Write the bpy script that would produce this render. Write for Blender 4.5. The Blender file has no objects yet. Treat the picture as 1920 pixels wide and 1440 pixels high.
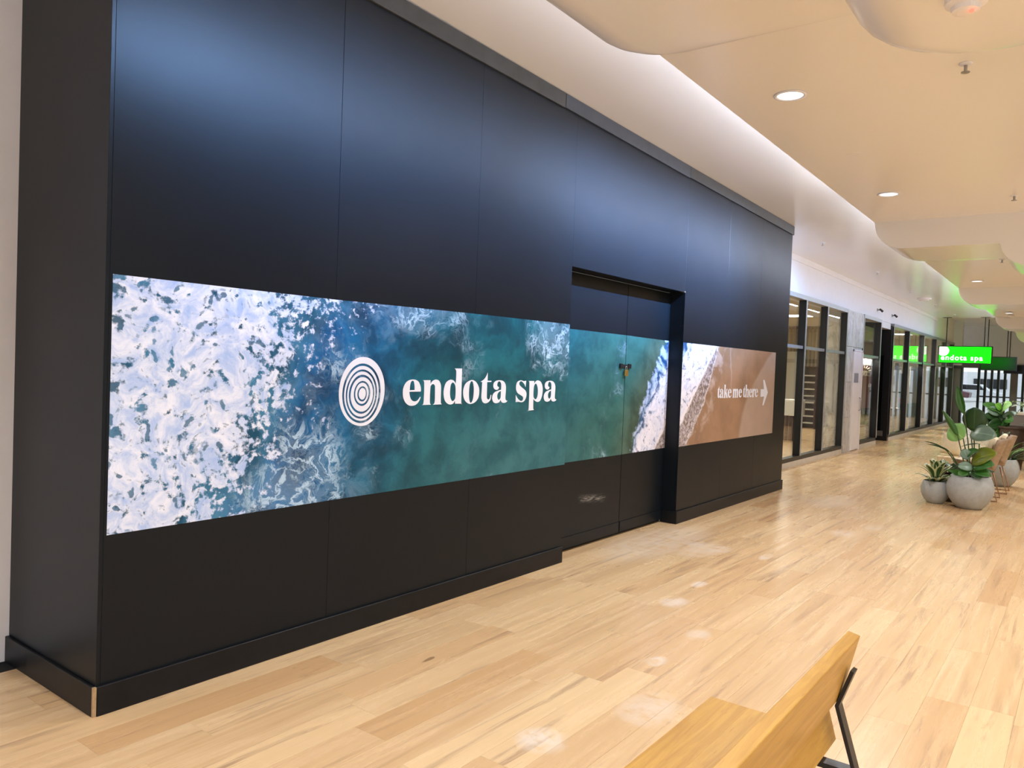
import bpy, bmesh, math, random
from mathutils import Vector, Matrix, Euler
random.seed(7)
PI = math.pi
sc = bpy.context.scene
COL = sc.collection

# ------------------------------------------------------------------ camera
F_PX, CXP, CYP = 1445.0, 960.0, 720.0
ROLL = 0.038
VPX, VPY = 2046.0, 724.0
CAM = Vector((0, 0, 1.575))
_h = Vector((1, -ROLL, 0)).normalized()
_hy = VPY - (VPX - CXP) * ROLL
_up = _h.cross(Vector((0, -(_hy - CYP), -F_PX))).normalized()
_Y = Vector((VPX - CXP, -(VPY - CYP), -F_PX))
_Y = (_Y - _up * _Y.dot(_up)).normalized()
_X = _Y.cross(_up)
RW = Matrix((_X, _Y, _up))            # camera vector -> world vector
cd = bpy.data.cameras.new('camera')
cam = bpy.data.objects.new('camera', cd)
COL.objects.link(cam)
cam.matrix_world = Matrix.Translation(CAM) @ RW.to_4x4()
cd.sensor_width = 36.0
cd.lens = 36.0 * F_PX / 1920.0
cd.clip_start = 0.05
cd.clip_end = 300
sc.camera = cam

def ray(px, py):
    return RW @ Vector((px - CXP, -(py - CYP), -F_PX))
def on_z(px, py, z=0.0):
    d = ray(px, py); return CAM + d * ((z - CAM.z) / d.z)
def on_x(px, py, x):
    d = ray(px, py); return CAM + d * ((x - CAM.x) / d.x)
def on_y(px, py, y):
    d = ray(px, py); return CAM + d * ((y - CAM.y) / d.y)

# ------------------------------------------------------------------ world, lights, exposure
w = bpy.data.worlds.new('world'); sc.world = w
w.use_nodes = True
bg = w.node_tree.nodes['Background']
bg.inputs['Color'].default_value = (0.84, 0.91, 1.0, 1)
bg.inputs['Strength'].default_value = 1.2
sc.view_settings.view_transform = 'Standard'
sc.view_settings.look = 'None'
sc.view_settings.gamma = 1
sc.view_settings.use_curve_mapping = False
sc.view_settings.exposure = 0.17
sc.cycles.use_denoising = True
sc.cycles.max_bounces = 8
sc.cycles.diffuse_bounces = 5
sc.cycles.glossy_bounces = 4
sc.cycles.transmission_bounces = 6
sc.cycles.transparent_max_bounces = 12
sc.cycles.caustics_reflective = False
sc.cycles.caustics_refractive = False
sc.cycles.sample_clamp_indirect = 6.0

DOWN_W = 54.0          # watts of one ceiling downlight
COVE_W = 46.0          # watts per cove strip length
WARM = (0.94, 0.95, 1.0)
COOL = (0.27, 0.52, 1.0)

# ------------------------------------------------------------------ small helpers
def srgb(r, g, b):
    def f(c):
        c /= 255.0
        return c / 12.92 if c <= 0.04045 else ((c + 0.055) / 1.055) ** 2.4
    return (f(r), f(g), f(b), 1.0)

class MB:
    """collects geometry for one mesh"""
    def __init__(self):
        self.v = []; self.f = []; self.uv = []
    def add(self, vs, fs):
        o = len(self.v)
        self.v += [tuple(p) for p in vs]
        self.f += [tuple(i + o for i in f) for f in fs]
        return self
    def box(self, x0, x1, y0, y1, z0, z1):
        return self.add([(x0, y0, z0), (x1, y0, z0), (x1, y1, z0), (x0, y1, z0), (x0, y0, z1), (x1, y0, z1), (x1, y1, z1), (x0, y1, z1)],
                        [(0, 3, 2, 1), (4, 5, 6, 7), (0, 1, 5, 4), (1, 2, 6, 5), (2, 3, 7, 6), (3, 0, 4, 7)])
    def prism(self, poly, axis, a, b):
        """extrude a 2D polygon; axis 'x': poly is (y,z); 'y': (x,z); 'z': (x,y)"""
        def P(p, t):
            return {'x': (t, p[0], p[1]), 'y': (p[0], t, p[1]), 'z': (p[0], p[1], t)}[axis]
        n = len(poly)
        vs = [P(p, a) for p in poly] + [P(p, b) for p in poly]
        fs = [tuple(range(n))[::-1], tuple(range(n, 2 * n))]
        for i in range(n):
            j = (i + 1) % n
            fs.append((i, j, n + j, n + i))
        return self.add(vs, fs)
    def tube(self, pts, r, seg=8, cap=True):
        pts = [Vector(p) for p in pts]
        rr = r if isinstance(r, (list, tuple)) else [r] * len(pts)
        vs, fs = [], []
        up = Vector((0, 0, 1))
        prev = None
        for i, p in enumerate(pts):
            t = (pts[min(i + 1, len(pts) - 1)] - pts[max(i - 1, 0)]).normalized()
            if prev is None:
                a = t.cross(up)
                if a.length < 1e-3: a = t.cross(Vector((1, 0, 0)))
            else:
                a = prev - t * prev.dot(t)
            a.normalize(); prev = a
            b = t.cross(a)
            for k in range(seg):
                q = 2 * PI * k / seg
                vs.append(p + (a * math.cos(q) + b * math.sin(q)) * rr[i])
        for i in range(len(pts) - 1):
            for k in range(seg):
                l = (k + 1) % seg
                fs.append((i * seg + k, i * seg + l, (i + 1) * seg + l, (i + 1) * seg + k))
        if cap:
            fs.append(tuple(range(seg))[::-1])
            fs.append(tuple(range((len(pts) - 1) * seg, len(pts) * seg)))
        return self.add(vs, fs)
    def lathe(self, prof, cx=0, cy=0, seg=32):
        vs, fs = [], []
        for (r, z) in prof:
            for k in range(seg):
                q = 2 * PI * k / seg
                vs.append((cx + r * math.cos(q), cy + r * math.sin(q), z))
        for i in range(len(prof) - 1):
            for k in range(seg):
                l = (k + 1) % seg
                fs.append((i * seg + k, i * seg + l, (i + 1) * seg + l, (i + 1) * seg + k))
        fs.append(tuple(range(seg))[::-1])
        fs.append(tuple(range((len(prof) - 1) * seg, len(prof) * seg)))
        return self.add(vs, fs)
    def mesh(self, name, uv=None):
        me = bpy.data.meshes.new(name)
        me.from_pydata(self.v, [], self.f)
        if uv:
            l = me.uv_layers.new(name='UVMap')
            for poly in me.polygons:
                for li in poly.loop_indices:
                    l.data[li].uv = uv(me.vertices[me.loops[li].vertex_index].co)
        return me

def obj(name, mb, mat, parent=None, smooth=False, bevel=0.0, uv=None, segs=2):
    me = mb if isinstance(mb, bpy.types.Mesh) else mb.mesh(name, uv)
    o = bpy.data.objects.new(name, me)
    COL.objects.link(o)
    if mat: me.materials.append(mat)
    bm = bmesh.new(); bm.from_mesh(me)
    bmesh.ops.recalc_face_normals(bm, faces=bm.faces)
    bm.to_mesh(me); bm.free()
    if bevel:
        m = o.modifiers.new('bevel', 'BEVEL'); m.width = bevel; m.segments = segs; m.limit_method = 'ANGLE'
    if smooth:
        for p in me.polygons: p.use_smooth = True
    if parent is not None:
        o.parent = parent
        o.matrix_parent_inverse = Matrix.Translation(parent.location).inverted()
    return o

def thing(name, label, cat, loc=(0, 0, 0), group=None):
    o = bpy.data.objects.new(name, None); COL.objects.link(o)
    o.location = loc; o.empty_display_size = 0.1
    return tag(o, label, cat, group)
def tag(o, label, cat, group=None):
    o['label'] = label; o['category'] = cat
    if group: o['group'] = group
    return o
def struct(o):
    o['kind'] = 'structure'; return o

# ------------------------------------------------------------------ node helper
class S:
    """a shader socket with arithmetic"""
    def __init__(s, t, sock): s.t = t; s.s = sock
    def _m(s, op, *a, clamp=False):
        n = s.t.nodes.new('ShaderNodeMath'); n.operation = op; n.use_clamp = clamp
        for i, x in enumerate((s,) + a):
            if isinstance(x, S): s.t.links.new(x.s, n.inputs[i])
            else: n.inputs[i].default_value = x
        return S(s.t, n.outputs[0])
    def __add__(s, o): return s._m('ADD', o)
    __radd__ = __add__
    def __sub__(s, o): return s._m('SUBTRACT', o)
    def __rsub__(s, o): return (s * -1.0) + o
    def __mul__(s, o): return s._m('MULTIPLY', o)
    __rmul__ = __mul__
    def __truediv__(s, o): return s._m('DIVIDE', o)
    def abs(s): return s._m('ABSOLUTE')
    def pow(s, o): return s._m('POWER', o)
    def floor(s): return s._m('FLOOR')
    def max(s, o): return s._m('MAXIMUM', o)
    def min(s, o): return s._m('MINIMUM', o)
    def clamp(s): return s._m('ADD', 0.0, clamp=True)
    def smooth(s, a, b):
        """smoothstep that also takes a > b and socket limits"""
        n = s.t.nodes.new('ShaderNodeMapRange'); n.interpolation_type = 'SMOOTHSTEP'
        s.t.links.new(s.s, n.inputs[0])
        inv = (not isinstance(a, S)) and (not isinstance(b, S)) and a > b
        if inv: a, b = b, a
        for i, x in ((1, a), (2, b)):
            if isinstance(x, S): s.t.links.new(x.s, n.inputs[i])
            else: n.inputs[i].default_value = x
        n.inputs[3].default_value = 1.0 if inv else 0.0
        n.inputs[4].default_value = 0.0 if inv else 1.0
        return S(s.t, n.outputs[0])

def mat(name):
    m = bpy.data.materials.new(name); m.use_nodes = True
    t = m.node_tree
    return m, t, t.nodes['Principled BSDF']
def xyz(t, sock):
    n = t.nodes.new('ShaderNodeSeparateXYZ'); t.links.new(sock, n.inputs[0])
    return [S(t, o) for o in n.outputs]
def vec(t, x, y, z=0.0):
    n = t.nodes.new('ShaderNodeCombineXYZ')
    for i, a in enumerate((x, y, z)):
        if isinstance(a, S): t.links.new(a.s, n.inputs[i])
        else: n.inputs[i].default_value = a
    return n.outputs[0]
def noise(t, v, scale=1.0, detail=2.0, rough=0.5, dist=0.0, color=False):
    n = t.nodes.new('ShaderNodeTexNoise')
    t.links.new(v, n.inputs['Vector'])
    n.inputs['Scale'].default_value = scale; n.inputs['Detail'].default_value = detail
    n.inputs['Roughness'].default_value = rough; n.inputs['Distortion'].default_value = dist
    return n.outputs['Color'] if color else S(t, n.outputs[0])
def mix(t, f, a, b):
    n = t.nodes.new('ShaderNodeMix'); n.data_type = 'RGBA'
    for i, x in ((0, f), (6, a), (7, b)):
        if isinstance(x, S): t.links.new(x.s, n.inputs[i])
        elif isinstance(x, bpy.types.NodeSocket): t.links.new(x, n.inputs[i])
        else: n.inputs[i].default_value = x
    return n.outputs[2]
def objco(t, kind='Object'):
    return t.nodes.new('ShaderNodeTexCoord').outputs[kind]
def position(t):
    return t.nodes.new('ShaderNodeNewGeometry').outputs['Position']
def bump(t, bsdf, h, strength=0.1, dist=0.01):
    n = t.nodes.new('ShaderNodeBump'); n.inputs['Strength'].default_value = strength; n.inputs['Distance'].default_value = dist
    t.links.new(h.s if isinstance(h, S) else h, n.inputs['Height']); t.links.new(n.outputs[0], bsdf.inputs['Normal'])

def plain(name, col, rough=0.5, metal=0.0, vary=0.06, scale=6.0, spec=0.5):
    """one paint or material with a little noise in tone and relief"""
    m, t, b = mat(name)
    n = noise(t, position(t), scale, 4, 0.6)
    c2 = tuple(max(0.0, c * (1 - vary * 3)) for c in col[:3]) + (1,)
    t.links.new(mix(t, n.smooth(0.35, 0.75), col, c2), b.inputs['Base Color'])
    b.inputs['Roughness'].default_value = rough; b.inputs['Metallic'].default_value = metal
    b.inputs['Specular IOR Level'].default_value = spec
    return m
def emit(name, col, strength):
    m, t, b = mat(name)
    b.inputs['Base Color'].default_value = col
    b.inputs['Emission Color'].default_value = col
    b.inputs['Emission Strength'].default_value = strength
    return m

# ------------------------------------------------------------------ materials
def ceiling_paint():
    m, t, b = mat('ceiling_paint')
    n = noise(t, position(t), 0.7, 3, 0.5)
    t.links.new(mix(t, n, srgb(239, 239, 238), srgb(234, 233, 231)), b.inputs['Base Color'])
    b.inputs['Roughness'].default_value = 0.22
    return m
M_CEIL = ceiling_paint()
M_WALL = plain('white_wall_paint', srgb(236, 234, 236), 0.7, vary=0.01)

def hoarding_paint():
    m, t, b = mat('black_hoarding_paint')
    p = position(t)
    x, y, z = xyz(t, p)
    n = noise(t, p, 1.6, 5, 0.6)
    col = mix(t, n, srgb(13, 18, 23), srgb(18, 24, 30))
    # scuffs: a long pale scrape on the door, fine chips along the foot
    sc1 = noise(t, vec(t, x, y * 4.0, z * 60.0), 3, 5, 0.7)
    line = (z - 0.41 + (y - 5.9) * 0.09).abs().smooth(0.05, 0.0) * (y - 5.92).abs().smooth(0.27, 0.15) * sc1.smooth(0.45, 0.62)
    chips = noise(t, p, 38, 3, 0.7).smooth(0.83, 0.85) * z.smooth(0.9, 0.2)
    f = (line * 0.55).max(chips * 0.35)
    t.links.new(mix(t, f, col, srgb(170, 168, 160)), b.inputs['Base Color'])
    r = noise(t, p, 3.0, 3, 0.5)
    t.links.new((r * 0.06 + 0.34).s, b.inputs['Roughness'])
    b.inputs['Specular IOR Level'].default_value = 0.22
    bump(t, b, noise(t, p, 160, 2, 0.5), 0.04, 0.002)
    return m
M_BLACK = hoarding_paint()
M_SKIRT = plain('black_skirting_paint', srgb(22, 24, 27), 0.42, vary=0.12, scale=14, spec=0.22)
M_CAP = plain('charcoal_cap_paint', srgb(56, 58, 58), 0.5, vary=0.1, scale=9)
M_CAP2 = plain('slate_cap_paint', srgb(58, 64, 72), 0.5, vary=0.08, scale=9)
M_MDF = plain('raw_board_edge', srgb(178, 150, 112), 0.8, vary=0.1, scale=40)
M_GAP = plain('dark_void', srgb(10, 9, 8), 0.9)
M_WHITE = plain('white_vinyl', srgb(230, 235, 250), 0.45, vary=0.005)

def ocean():
    m, t, b = mat('printed_ocean_photo')
    u, v, _ = xyz(t, objco(t, 'UV'))
    P = vec(t, u, v)
    wr = xyz(t, noise(t, P, 2.4, 3, 0.55, color=True))
    w2 = xyz(t, noise(t, P, 9.0, 3, 0.55, color=True))
    uw = u + (wr[0] - 0.5) * 0.34 + (w2[0] - 0.5) * 0.10
    vw = v + (wr[1] - 0.5) * 0.34 + (w2[1] - 0.5) * 0.10
    W = vec(t, uw, vw)
    # water tones
    big = noise(t, P, 1.3, 4, 0.55)
    med = noise(t, W, 4.0, 5, 0.6)
    teal = mix(t, med.smooth(0.3, 0.7), srgb(2, 56, 72), srgb(18, 98, 112))
    blue = mix(t, med.smooth(0.3, 0.7), srgb(0, 54, 96), srgb(14, 104, 168))
    blu = (uw - (v - 0.8) * 0.42).smooth(3.55, 2.3) * (big * 0.9 + 0.45).clamp()
    water = mix(t, blu, teal, blue)
    grey = mix(t, med.smooth(0.3, 0.7), srgb(32, 88, 98), srgb(58, 112, 118))
    water = mix(t, (u - v * 0.55).smooth(2.3, 3.9) * v.smooth(1.9, 0.8) * 0.9, water, grey)
    green = mix(t, med.smooth(0.3, 0.7), srgb(40, 88, 84), srgb(58, 108, 100))
    water = mix(t, u.smooth(5.0, 6.3) * 0.85, water, green)
    olive = mix(t, med.smooth(0.3, 0.7), srgb(52, 70, 58), srgb(84, 108, 96))
    # lacy foam threads
    r1 = (noise(t, W, 5.2, 5, 0.62, 0.4) - 0.5).abs().smooth(0.045, 0.0)
    r2 = (noise(t, W, 12.0, 4, 0.6, 0.3) - 0.5).abs().smooth(0.06, 0.0)
    patch = noise(t, P, 2.1, 3, 0.55)
    dens = (u - (v - 0.8) * 0.35).smooth(3.6, 2.2) * 0.62 + 0.05
    clus = (((u - 4.95 + (1.95 - v) * -0.35) * 1.9).abs().smooth(1.0, 0.1)) * v.smooth(1.25, 1.75)
    clus2 = (u - 3.6).abs().smooth(0.75, 0.1) * v.smooth(1.55, 1.85)
    clus3 = (u - 2.75).abs().smooth(0.9, 0.1) * v.smooth(1.15, 0.85)
    band = (u - 5.95 - (v - 0.9) * 0.55).abs().smooth(0.4, 0.0) * 0.35 + (u - 4.1 - (v - 1.0) * 0.9).abs().smooth(0.22, 0.0) * 0.25
    dens = (dens + 0.05 + clus * 0.75 + clus2 * 0.55 + clus3 * 0.36 + band * 0.9).clamp()
    th = 0.74 - dens * 0.42
    n_f = noise(t, P, 5.0, 3, 0.6).smooth(0.45, 0.65)
    r3 = (noise(t, W, 24.0, 4, 0.62, 0.3) - 0.5).abs().smooth(0.07, 0.0)
    lace = (r1 * 1.0).max(r2 * (0.25 + n_f * 0.6)).max(r3 * 0.22) * patch.smooth(th - 0.06, th + 0.16) * u.smooth(6.9, 6.5)
    haze = noise(t, W, 7.0, 6, 0.68).smooth(th - 0.02, th + 0.20) * 0.16 * u.smooth(6.9, 6.5)
    col = mix(t, haze.max(lace * 0.85).clamp(), water, srgb(190, 220, 244))
    # churned white water at the near end
    fa = (u + (big - 0.5) * 1.1 + (wr[2] - 0.5) * 0.25 - (v - 0.8) * 0.50).smooth(2.78, 1.62)
    n1 = noise(t, W, 9.5, 6, 0.64)
    n2 = noise(t, P, 26.0, 4, 0.6)
    nn = n1 * 0.56 + n2 * 0.44
    thr = 0.640 - fa * 0.235
    foam = nn.smooth(thr - 0.03, thr + 0.045)
    def cells(scale, lo, hi, cut, wob):
        vo = t.nodes.new('ShaderNodeTexVoronoi'); vo.inputs['Scale'].default_value = scale
        t.links.new(W, vo.inputs['Vector'])
        d = S(t, vo.outputs['Distance']) + (n2 - 0.5) * wob + (n1 - 0.5) * wob
        pick = xyz(t, vo.outputs['Color'])[0]
        return d.smooth(hi, lo) * pick.smooth(cut, cut + 0.12)
    holes = cells(8.5, 0.20, 0.36, 0.50, 0.9).max(cells(19.0, 0.20, 0.36, 0.42, 0.9) * 0.9).max(cells(40.0, 0.15, 0.36, 0.55, 0.8) * (0.75 - fa * 0.25))
    foam = foam * (1.0 - holes * 0.92)
    under = mix(t, med.smooth(0.35, 0.65), srgb(10, 70, 98), srgb(60, 122, 160))
    col = mix(t, fa.smooth(0.25, 0.6), col, under)
    ftone = noise(t, W, 11.0, 6, 0.68)
    white = mix(t, ftone.smooth(0.30, 0.66), srgb(160, 188, 236), srgb(232, 238, 255))
    col = mix(t, foam * fa.smooth(0.0, 0.15), col, white)
    # breaking wave by the shore
    L1 = 6.60 + (v - 0.79) * 0.36 + (v - 0.79) * (v - 0.79) * 0.22
    L2 = 7.12 + (v - 0.80) * 1.03
    L3 = L2 + ((1.95 - v) / 0.7).clamp() * 0.36
    L4 = 9.0 + (v - 0.85) * 0.3 + (v - 0.85) * (v - 0.85) * 0.75
    jag = (n1 - 0.5) * 0.30 + (n2 - 0.5) * 0.10
    e1 = u - L1 + jag
    e2 = u - L2 + jag * 0.45
    e3 = u - L3 + jag * 0.6
    e4 = u - L4 + (big - 0.5) * 0.25
    col = mix(t, (u - L1).smooth(-0.55, -0.02), col, olive)
    surfblue = mix(t, n1.smooth(0.42, 0.58), srgb(40, 80, 124), srgb(176, 196, 228))
    wv = mix(t, nn.smooth(0.40, 0.47), srgb(140, 150, 178), mix(t, ftone.smooth(0.3, 0.6), srgb(198, 208, 236), srgb(236, 236, 252)))
    wv = mix(t, (u - L1 - (v - 0.79) * 0.22 + jag * 1.4).smooth(0.16, 0.0), wv, surfblue)
    col = mix(t, e1.smooth(-0.02, 0.03), col, wv)
    # backwash, wet and dry sand
    wet = mix(t, noise(t, W, 2.0, 4, 0.5).smooth(0.3, 0.7), srgb(138, 108, 84), srgb(164, 130, 104))
    dry = mix(t, noise(t, P, 5.0, 4, 0.5), srgb(166, 144, 128), srgb(182, 160, 144))
    sand = mix(t, e4.smooth(-0.05, 0.06), wet, dry)
    sf = (e3 - 0.1).smooth(0.45, 0.0) * noise(t, W, 5.0, 5, 0.65).smooth(0.46, 0.62) * 0.5
    curl = (u - 8.62 - (1.8 - v) * 0.18 + (wr[1] - 0.5) * 0.3).abs().smooth(0.03, 0.0) * v.smooth(1.2, 1.5) * 0.35
    sand = mix(t, sf.max(curl), sand, srgb(206, 190, 184))
    wash = mix(t, (r2 * 0.7).max(n2.smooth(0.48, 0.62)), srgb(120, 106, 100), srgb(196, 188, 194))
    col = mix(t, e2.smooth(-0.01, 0.03), col, mix(t, e3.smooth(-0.02, 0.05), wash, sand))
    rim = (e2 + 0.02).abs().smooth(0.05, 0.0) * 0.9 + e3.abs().smooth(0.025, 0.0) * 0.5
    col = mix(t, rim.clamp() * u.smooth(6.9, 7.2), col, srgb(238, 232, 238))
    t.links.new(col, b.inputs['Base Color'])
    b.inputs['Roughness'].default_value = 0.42
    b.inputs['Specular IOR Level'].default_value = 0.3
    return m
M_OCEAN = ocean()

def floor_wood():
    m, t, b = mat('pale_oak_vinyl_plank')
    u, v, _ = xyz(t, objco(t, 'UV'))
    iu = (u / 10.0).floor(); iv = (v / 10.0).floor()
    wn = t.nodes.new('ShaderNodeTexWhiteNoise'); wn.noise_dimensions = '2D'
    t.links.new(vec(t, iu, iv), wn.inputs['Vector'])
    rnd = S(t, wn.outputs['Value'])
    r3 = xyz(t, wn.outputs['Color'])
    g1 = noise(t, vec(t, u * 0.45, v * 9.0), 2.0, 5, 0.62, 0.5)
    g2 = noise(t, vec(t, u * 0.5, v * 26.0), 3.0, 4, 0.6)
    g3 = noise(t, vec(t, u * 0.42, v * 7.0, 3.7), 1.8, 5, 0.66, 0.8)
    base = mix(t, g1.smooth(0.3, 0.7), srgb(220, 190, 148), srgb(200, 166, 122))
    base = mix(t, rnd * 0.75, base, mix(t, r3[1], srgb(230, 200, 154), srgb(194, 152, 104)))
    streak = g3.smooth(0.52, 0.68) * (g2 * 0.8 + 0.3).clamp() * (r3[0] * 0.9 + 0.25).clamp()
    base = mix(t, (streak * 0.95).clamp(), base, srgb(150, 118, 92))
    base = mix(t, g2.smooth(0.6, 0.75) * 0.25, base, srgb(140, 108, 78))
    # a few knots
    kn = noise(t, vec(t, u * 1.3, v * 4.0, 9.1), 2.2, 2, 0.5).smooth(0.76, 0.80)
    base = mix(t, kn * 0.7, base, srgb(116, 84, 58))
    # dusty scuffs left on the floor in front of the door
    p = position(t); x, y, z = xyz(t, p)
    nz = noise(t, p, 9.0, 5, 0.65)
    f = None
    for (sx, sy, rx, ry, s) in [(-2.2, 4.86, .09, .13, .8), (-2.25, 5.4, .05, .10, .8), (-2.59, 6.58, .12, .16, .7), (-2.17, 6.62, .04, .13, 1), (-2.80, 6.6, .10, .16, .7),
                                (-1.78, 2.67, .11, .11, .9), (-1.81, 3.80, .05, .09, .9), (-1.57, 3.24, .13, .2, .6), (-1.81, 4.36, .07, .10, .6), (-3.1, 6.45, .32, .95, .6),
                                (-2.69, 6.45, .18, .35, .5), (-1.93, 8.2, .12, .2, .5), (-2.54, 10.2, .25, .6, .5), (-1.75, 8.76, .1, .2, .4)]:
        dx = (x - sx) / rx; dy = (y - sy) / ry
        d = dx * dx + dy * dy
        k = (d + (nz - 0.5) * 3.0).smooth(1.5, 0.3) * s
        f = k if f is None else f.max(k)
    base = mix(t, (f * nz.smooth(0.3, 0.6) * 0.75).clamp(), base, srgb(228, 218, 206))
    t.links.new(base, b.inputs['Base Color'])
    t.links.new((g1 * 0.12 + 0.22 + f * 0.15).s, b.inputs['Roughness'])
    b.inputs['Specular IOR Level'].default_value = 0.42
    bump(t, b, g2, 0.06, 0.002)
    return m
M_FLOOR = floor_wood()

def oak(name, a, b_, axis=1, rough=0.4):
    m, t, b = mat(name)
    x, y, z = xyz(t, position(t))
    l, c = ((y, x), (x, y))[axis == 0]
    g = noise(t, vec(t, c * 16.0, l * 1.2, z * 16.0), 2.0, 6, 0.62, 0.7)
    g2 = noise(t, vec(t, c * 60.0, l * 3.0, z * 60.0), 3.0, 3, 0.6)
    c1 = mix(t, g.smooth(0.3, 0.68), a, b_)
    dk = tuple(k * 0.55 for k in b_[:3]) + (1,)
    t.links.new(mix(t, g2.smooth(0.6, 0.72) * 0.45, c1, dk), b.inputs['Base Color'])
    b.inputs['Roughness'].default_value = rough
    bump(t, b, g2, 0.08, 0.001)
    return m
M_OAK = oak('varnished_oak', srgb(196, 152, 66), srgb(174, 128, 46))
M_TAN = oak('tan_timber', srgb(166, 142, 114), srgb(144, 118, 90))
M_PALE = oak('pale_birch', srgb(232, 214, 176), srgb(220, 196, 150))
M_STEEL = plain('black_powder_coat', srgb(42, 44, 46), 0.38, metal=0.2, vary=0.05)
M_FRAME = plain('dark_anodised_frame', srgb(34, 35, 38), 0.4, metal=0.3, vary=0.04)
M_SILVER = plain('silver_anodised_frame', srgb(168, 172, 176), 0.38, metal=0.55, vary=0.03)
M_PLINTH = plain('stone_plinth', srgb(206, 198, 184), 0.5, vary=0.04)
M_BRASS = plain('brass', srgb(196, 160, 84), 0.35, metal=0.8)
M_CHROME = plain('satin_steel', srgb(170, 170, 172), 0.3, metal=0.9)
M_COPPER = plain('copper_wire', srgb(168, 128, 96), 0.35, metal=0.6)
M_CONC = plain('warm_grey_concrete', srgb(172, 176, 174), 0.75, vary=0.05, scale=18)
M_DARKPOT = plain('dark_brown_pot', srgb(76, 62, 50), 0.7, vary=0.08, scale=12)
M_SOIL = plain('potting_soil', srgb(40, 30, 22), 0.95, vary=0.2, scale=60)
M_STEM = plain('plant_stem', srgb(70, 88, 44), 0.5, vary=0.1, scale=20)
M_GREY = plain('grey_laminate', srgb(112, 110, 106), 0.55, vary=0.03)
M_CUSH = plain('cream_cushion', srgb(240, 228, 198), 0.85, vary=0.03, scale=30)
M_MAROON = plain('maroon_edge', srgb(62, 28, 24), 0.5, vary=0.06)
M_SCREEN = plain('dark_gloss_screen', srgb(16, 18, 22), 0.18, vary=0.0)
M_INT = plain('interior_wall', srgb(206, 198, 176), 0.7, vary=0.03)
M_INTW = plain('interior_white', srgb(226, 226, 218), 0.6, vary=0.02)
M_CURT = plain('sheer_curtain', srgb(226, 224, 216), 0.9, vary=0.04)
M_BROWN = plain('brown_reflection', srgb(112, 62, 44), 0.55, vary=0.04)
M_CREAMT = plain('cream_print', srgb(238, 228, 196), 0.5)
M_REDT = plain('red_fabric', srgb(176, 60, 56), 0.7)
M_GREENP = plain('sage_green_panel', srgb(110, 150, 118), 0.55, vary=0.04)
M_PAVE = plain('outdoor_paving', srgb(206, 206, 204), 0.8, vary=0.05, scale=2)
M_OUTB = plain('outdoor_render', srgb(230, 232, 236), 0.8, vary=0.03)
M_CARW = plain('car_paint_white', srgb(225, 228, 232), 0.25)
M_CARD = plain('car_paint_maroon', srgb(96, 56, 62), 0.3)
M_TYRE = plain('tyre_rubber', srgb(24, 24, 26), 0.8)

def marble():
    m, t, b = mat('grey_marble_cladding')
    p = position(t)
    n = noise(t, p, 1.4, 6, 0.6, 1.2)
    x, y, z = xyz(t, p)
    n2 = (noise(t, vec(t, x * 3, y * 3, z * 0.8), 1.6, 6, 0.65, 1.4) - 0.5).abs().smooth(0.05, 0.0)
    c = mix(t, n.smooth(0.3, 0.7), srgb(214, 212, 208), srgb(194, 192, 188))
    t.links.new(mix(t, n2 * 0.7, c, srgb(140, 138, 134)), b.inputs['Base Color'])
    b.inputs['Roughness'].default_value = 0.45
    return m
M_MARBLE = marble()

def glass(name, tint=(0.965, 0.985, 0.975, 1)):
    m, t, b = mat(name)
    t.nodes.remove(b)
    out = t.nodes['Material Output']
    tr = t.nodes.new('ShaderNodeBsdfTransparent'); tr.inputs[0].default_value = tint
    gl = t.nodes.new('ShaderNodeBsdfGlossy'); gl.inputs['Roughness'].default_value = 0.015
    fr = t.nodes.new('ShaderNodeFresnel'); 
    bf = S(t, t.nodes.new('ShaderNodeNewGeometry').outputs['Backfacing'])
    t.links.new((1.42 - bf * (1.42 - 1 / 1.42)).s, fr.inputs['IOR'])
    ms = t.nodes.new('ShaderNodeMixShader')
    t.links.new(fr.outputs[0], ms.inputs[0]); t.links.new(tr.outputs[0], ms.inputs[1]); t.links.new(gl.outputs[0], ms.inputs[2])
    t.links.new(ms.outputs[0], out.inputs['Surface'])
    return m
M_GLASS = glass('shopfront_glass')

def leafmat(name, a, b_, edge=None, rough=0.38):
    m, t, b = mat(name)
    u, v, _ = xyz(t, objco(t, 'UV'))
    n = noise(t, position(t), 18, 3, 0.6)
    c = mix(t, n, a, b_)
    rib = u.abs().smooth(0.07, 0.02) * 0.5
    lt = tuple(min(1, k * 2.0 + 0.02) for k in b_[:3]) + (1,)
    c = mix(t, rib, c, lt)
    if edge:
        e = (u.abs() + (noise(t, vec(t, u * 3, v * 8), 3, 3, 0.6) - 0.5) * 0.5).smooth(0.42, 0.6)
        c = mix(t, e, c, edge)
    t.links.new(c, b.inputs['Base Color'])
    b.inputs['Roughness'].default_value = rough
    b.inputs['Subsurface Weight'].default_value = 0.0
    return m
L_DEEP = leafmat('deep_green_leaf', srgb(26, 58, 24), srgb(38, 76, 32))
L_MID = leafmat('mid_green_leaf', srgb(44, 92, 34), srgb(64, 116, 40))
L_BRIGHT = leafmat('bright_green_leaf', srgb(92, 150, 50), srgb(120, 176, 66))
L_LIME = leafmat('lime_green_leaf', srgb(140, 200, 110), srgb(160, 214, 126))
L_GREYG = leafmat('grey_green_leaf', srgb(96, 124, 104), srgb(120, 146, 128), rough=0.3)
L_OLIVE = leafmat('olive_green_leaf', srgb(96, 110, 20), srgb(116, 128, 28))
L_VAR = leafmat('cream_edged_leaf', srgb(42, 76, 34), srgb(58, 92, 44), edge=srgb(206, 210, 160))
L_FERN = leafmat('pale_fern_leaf', srgb(104, 146, 84), srgb(126, 166, 100))

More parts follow.
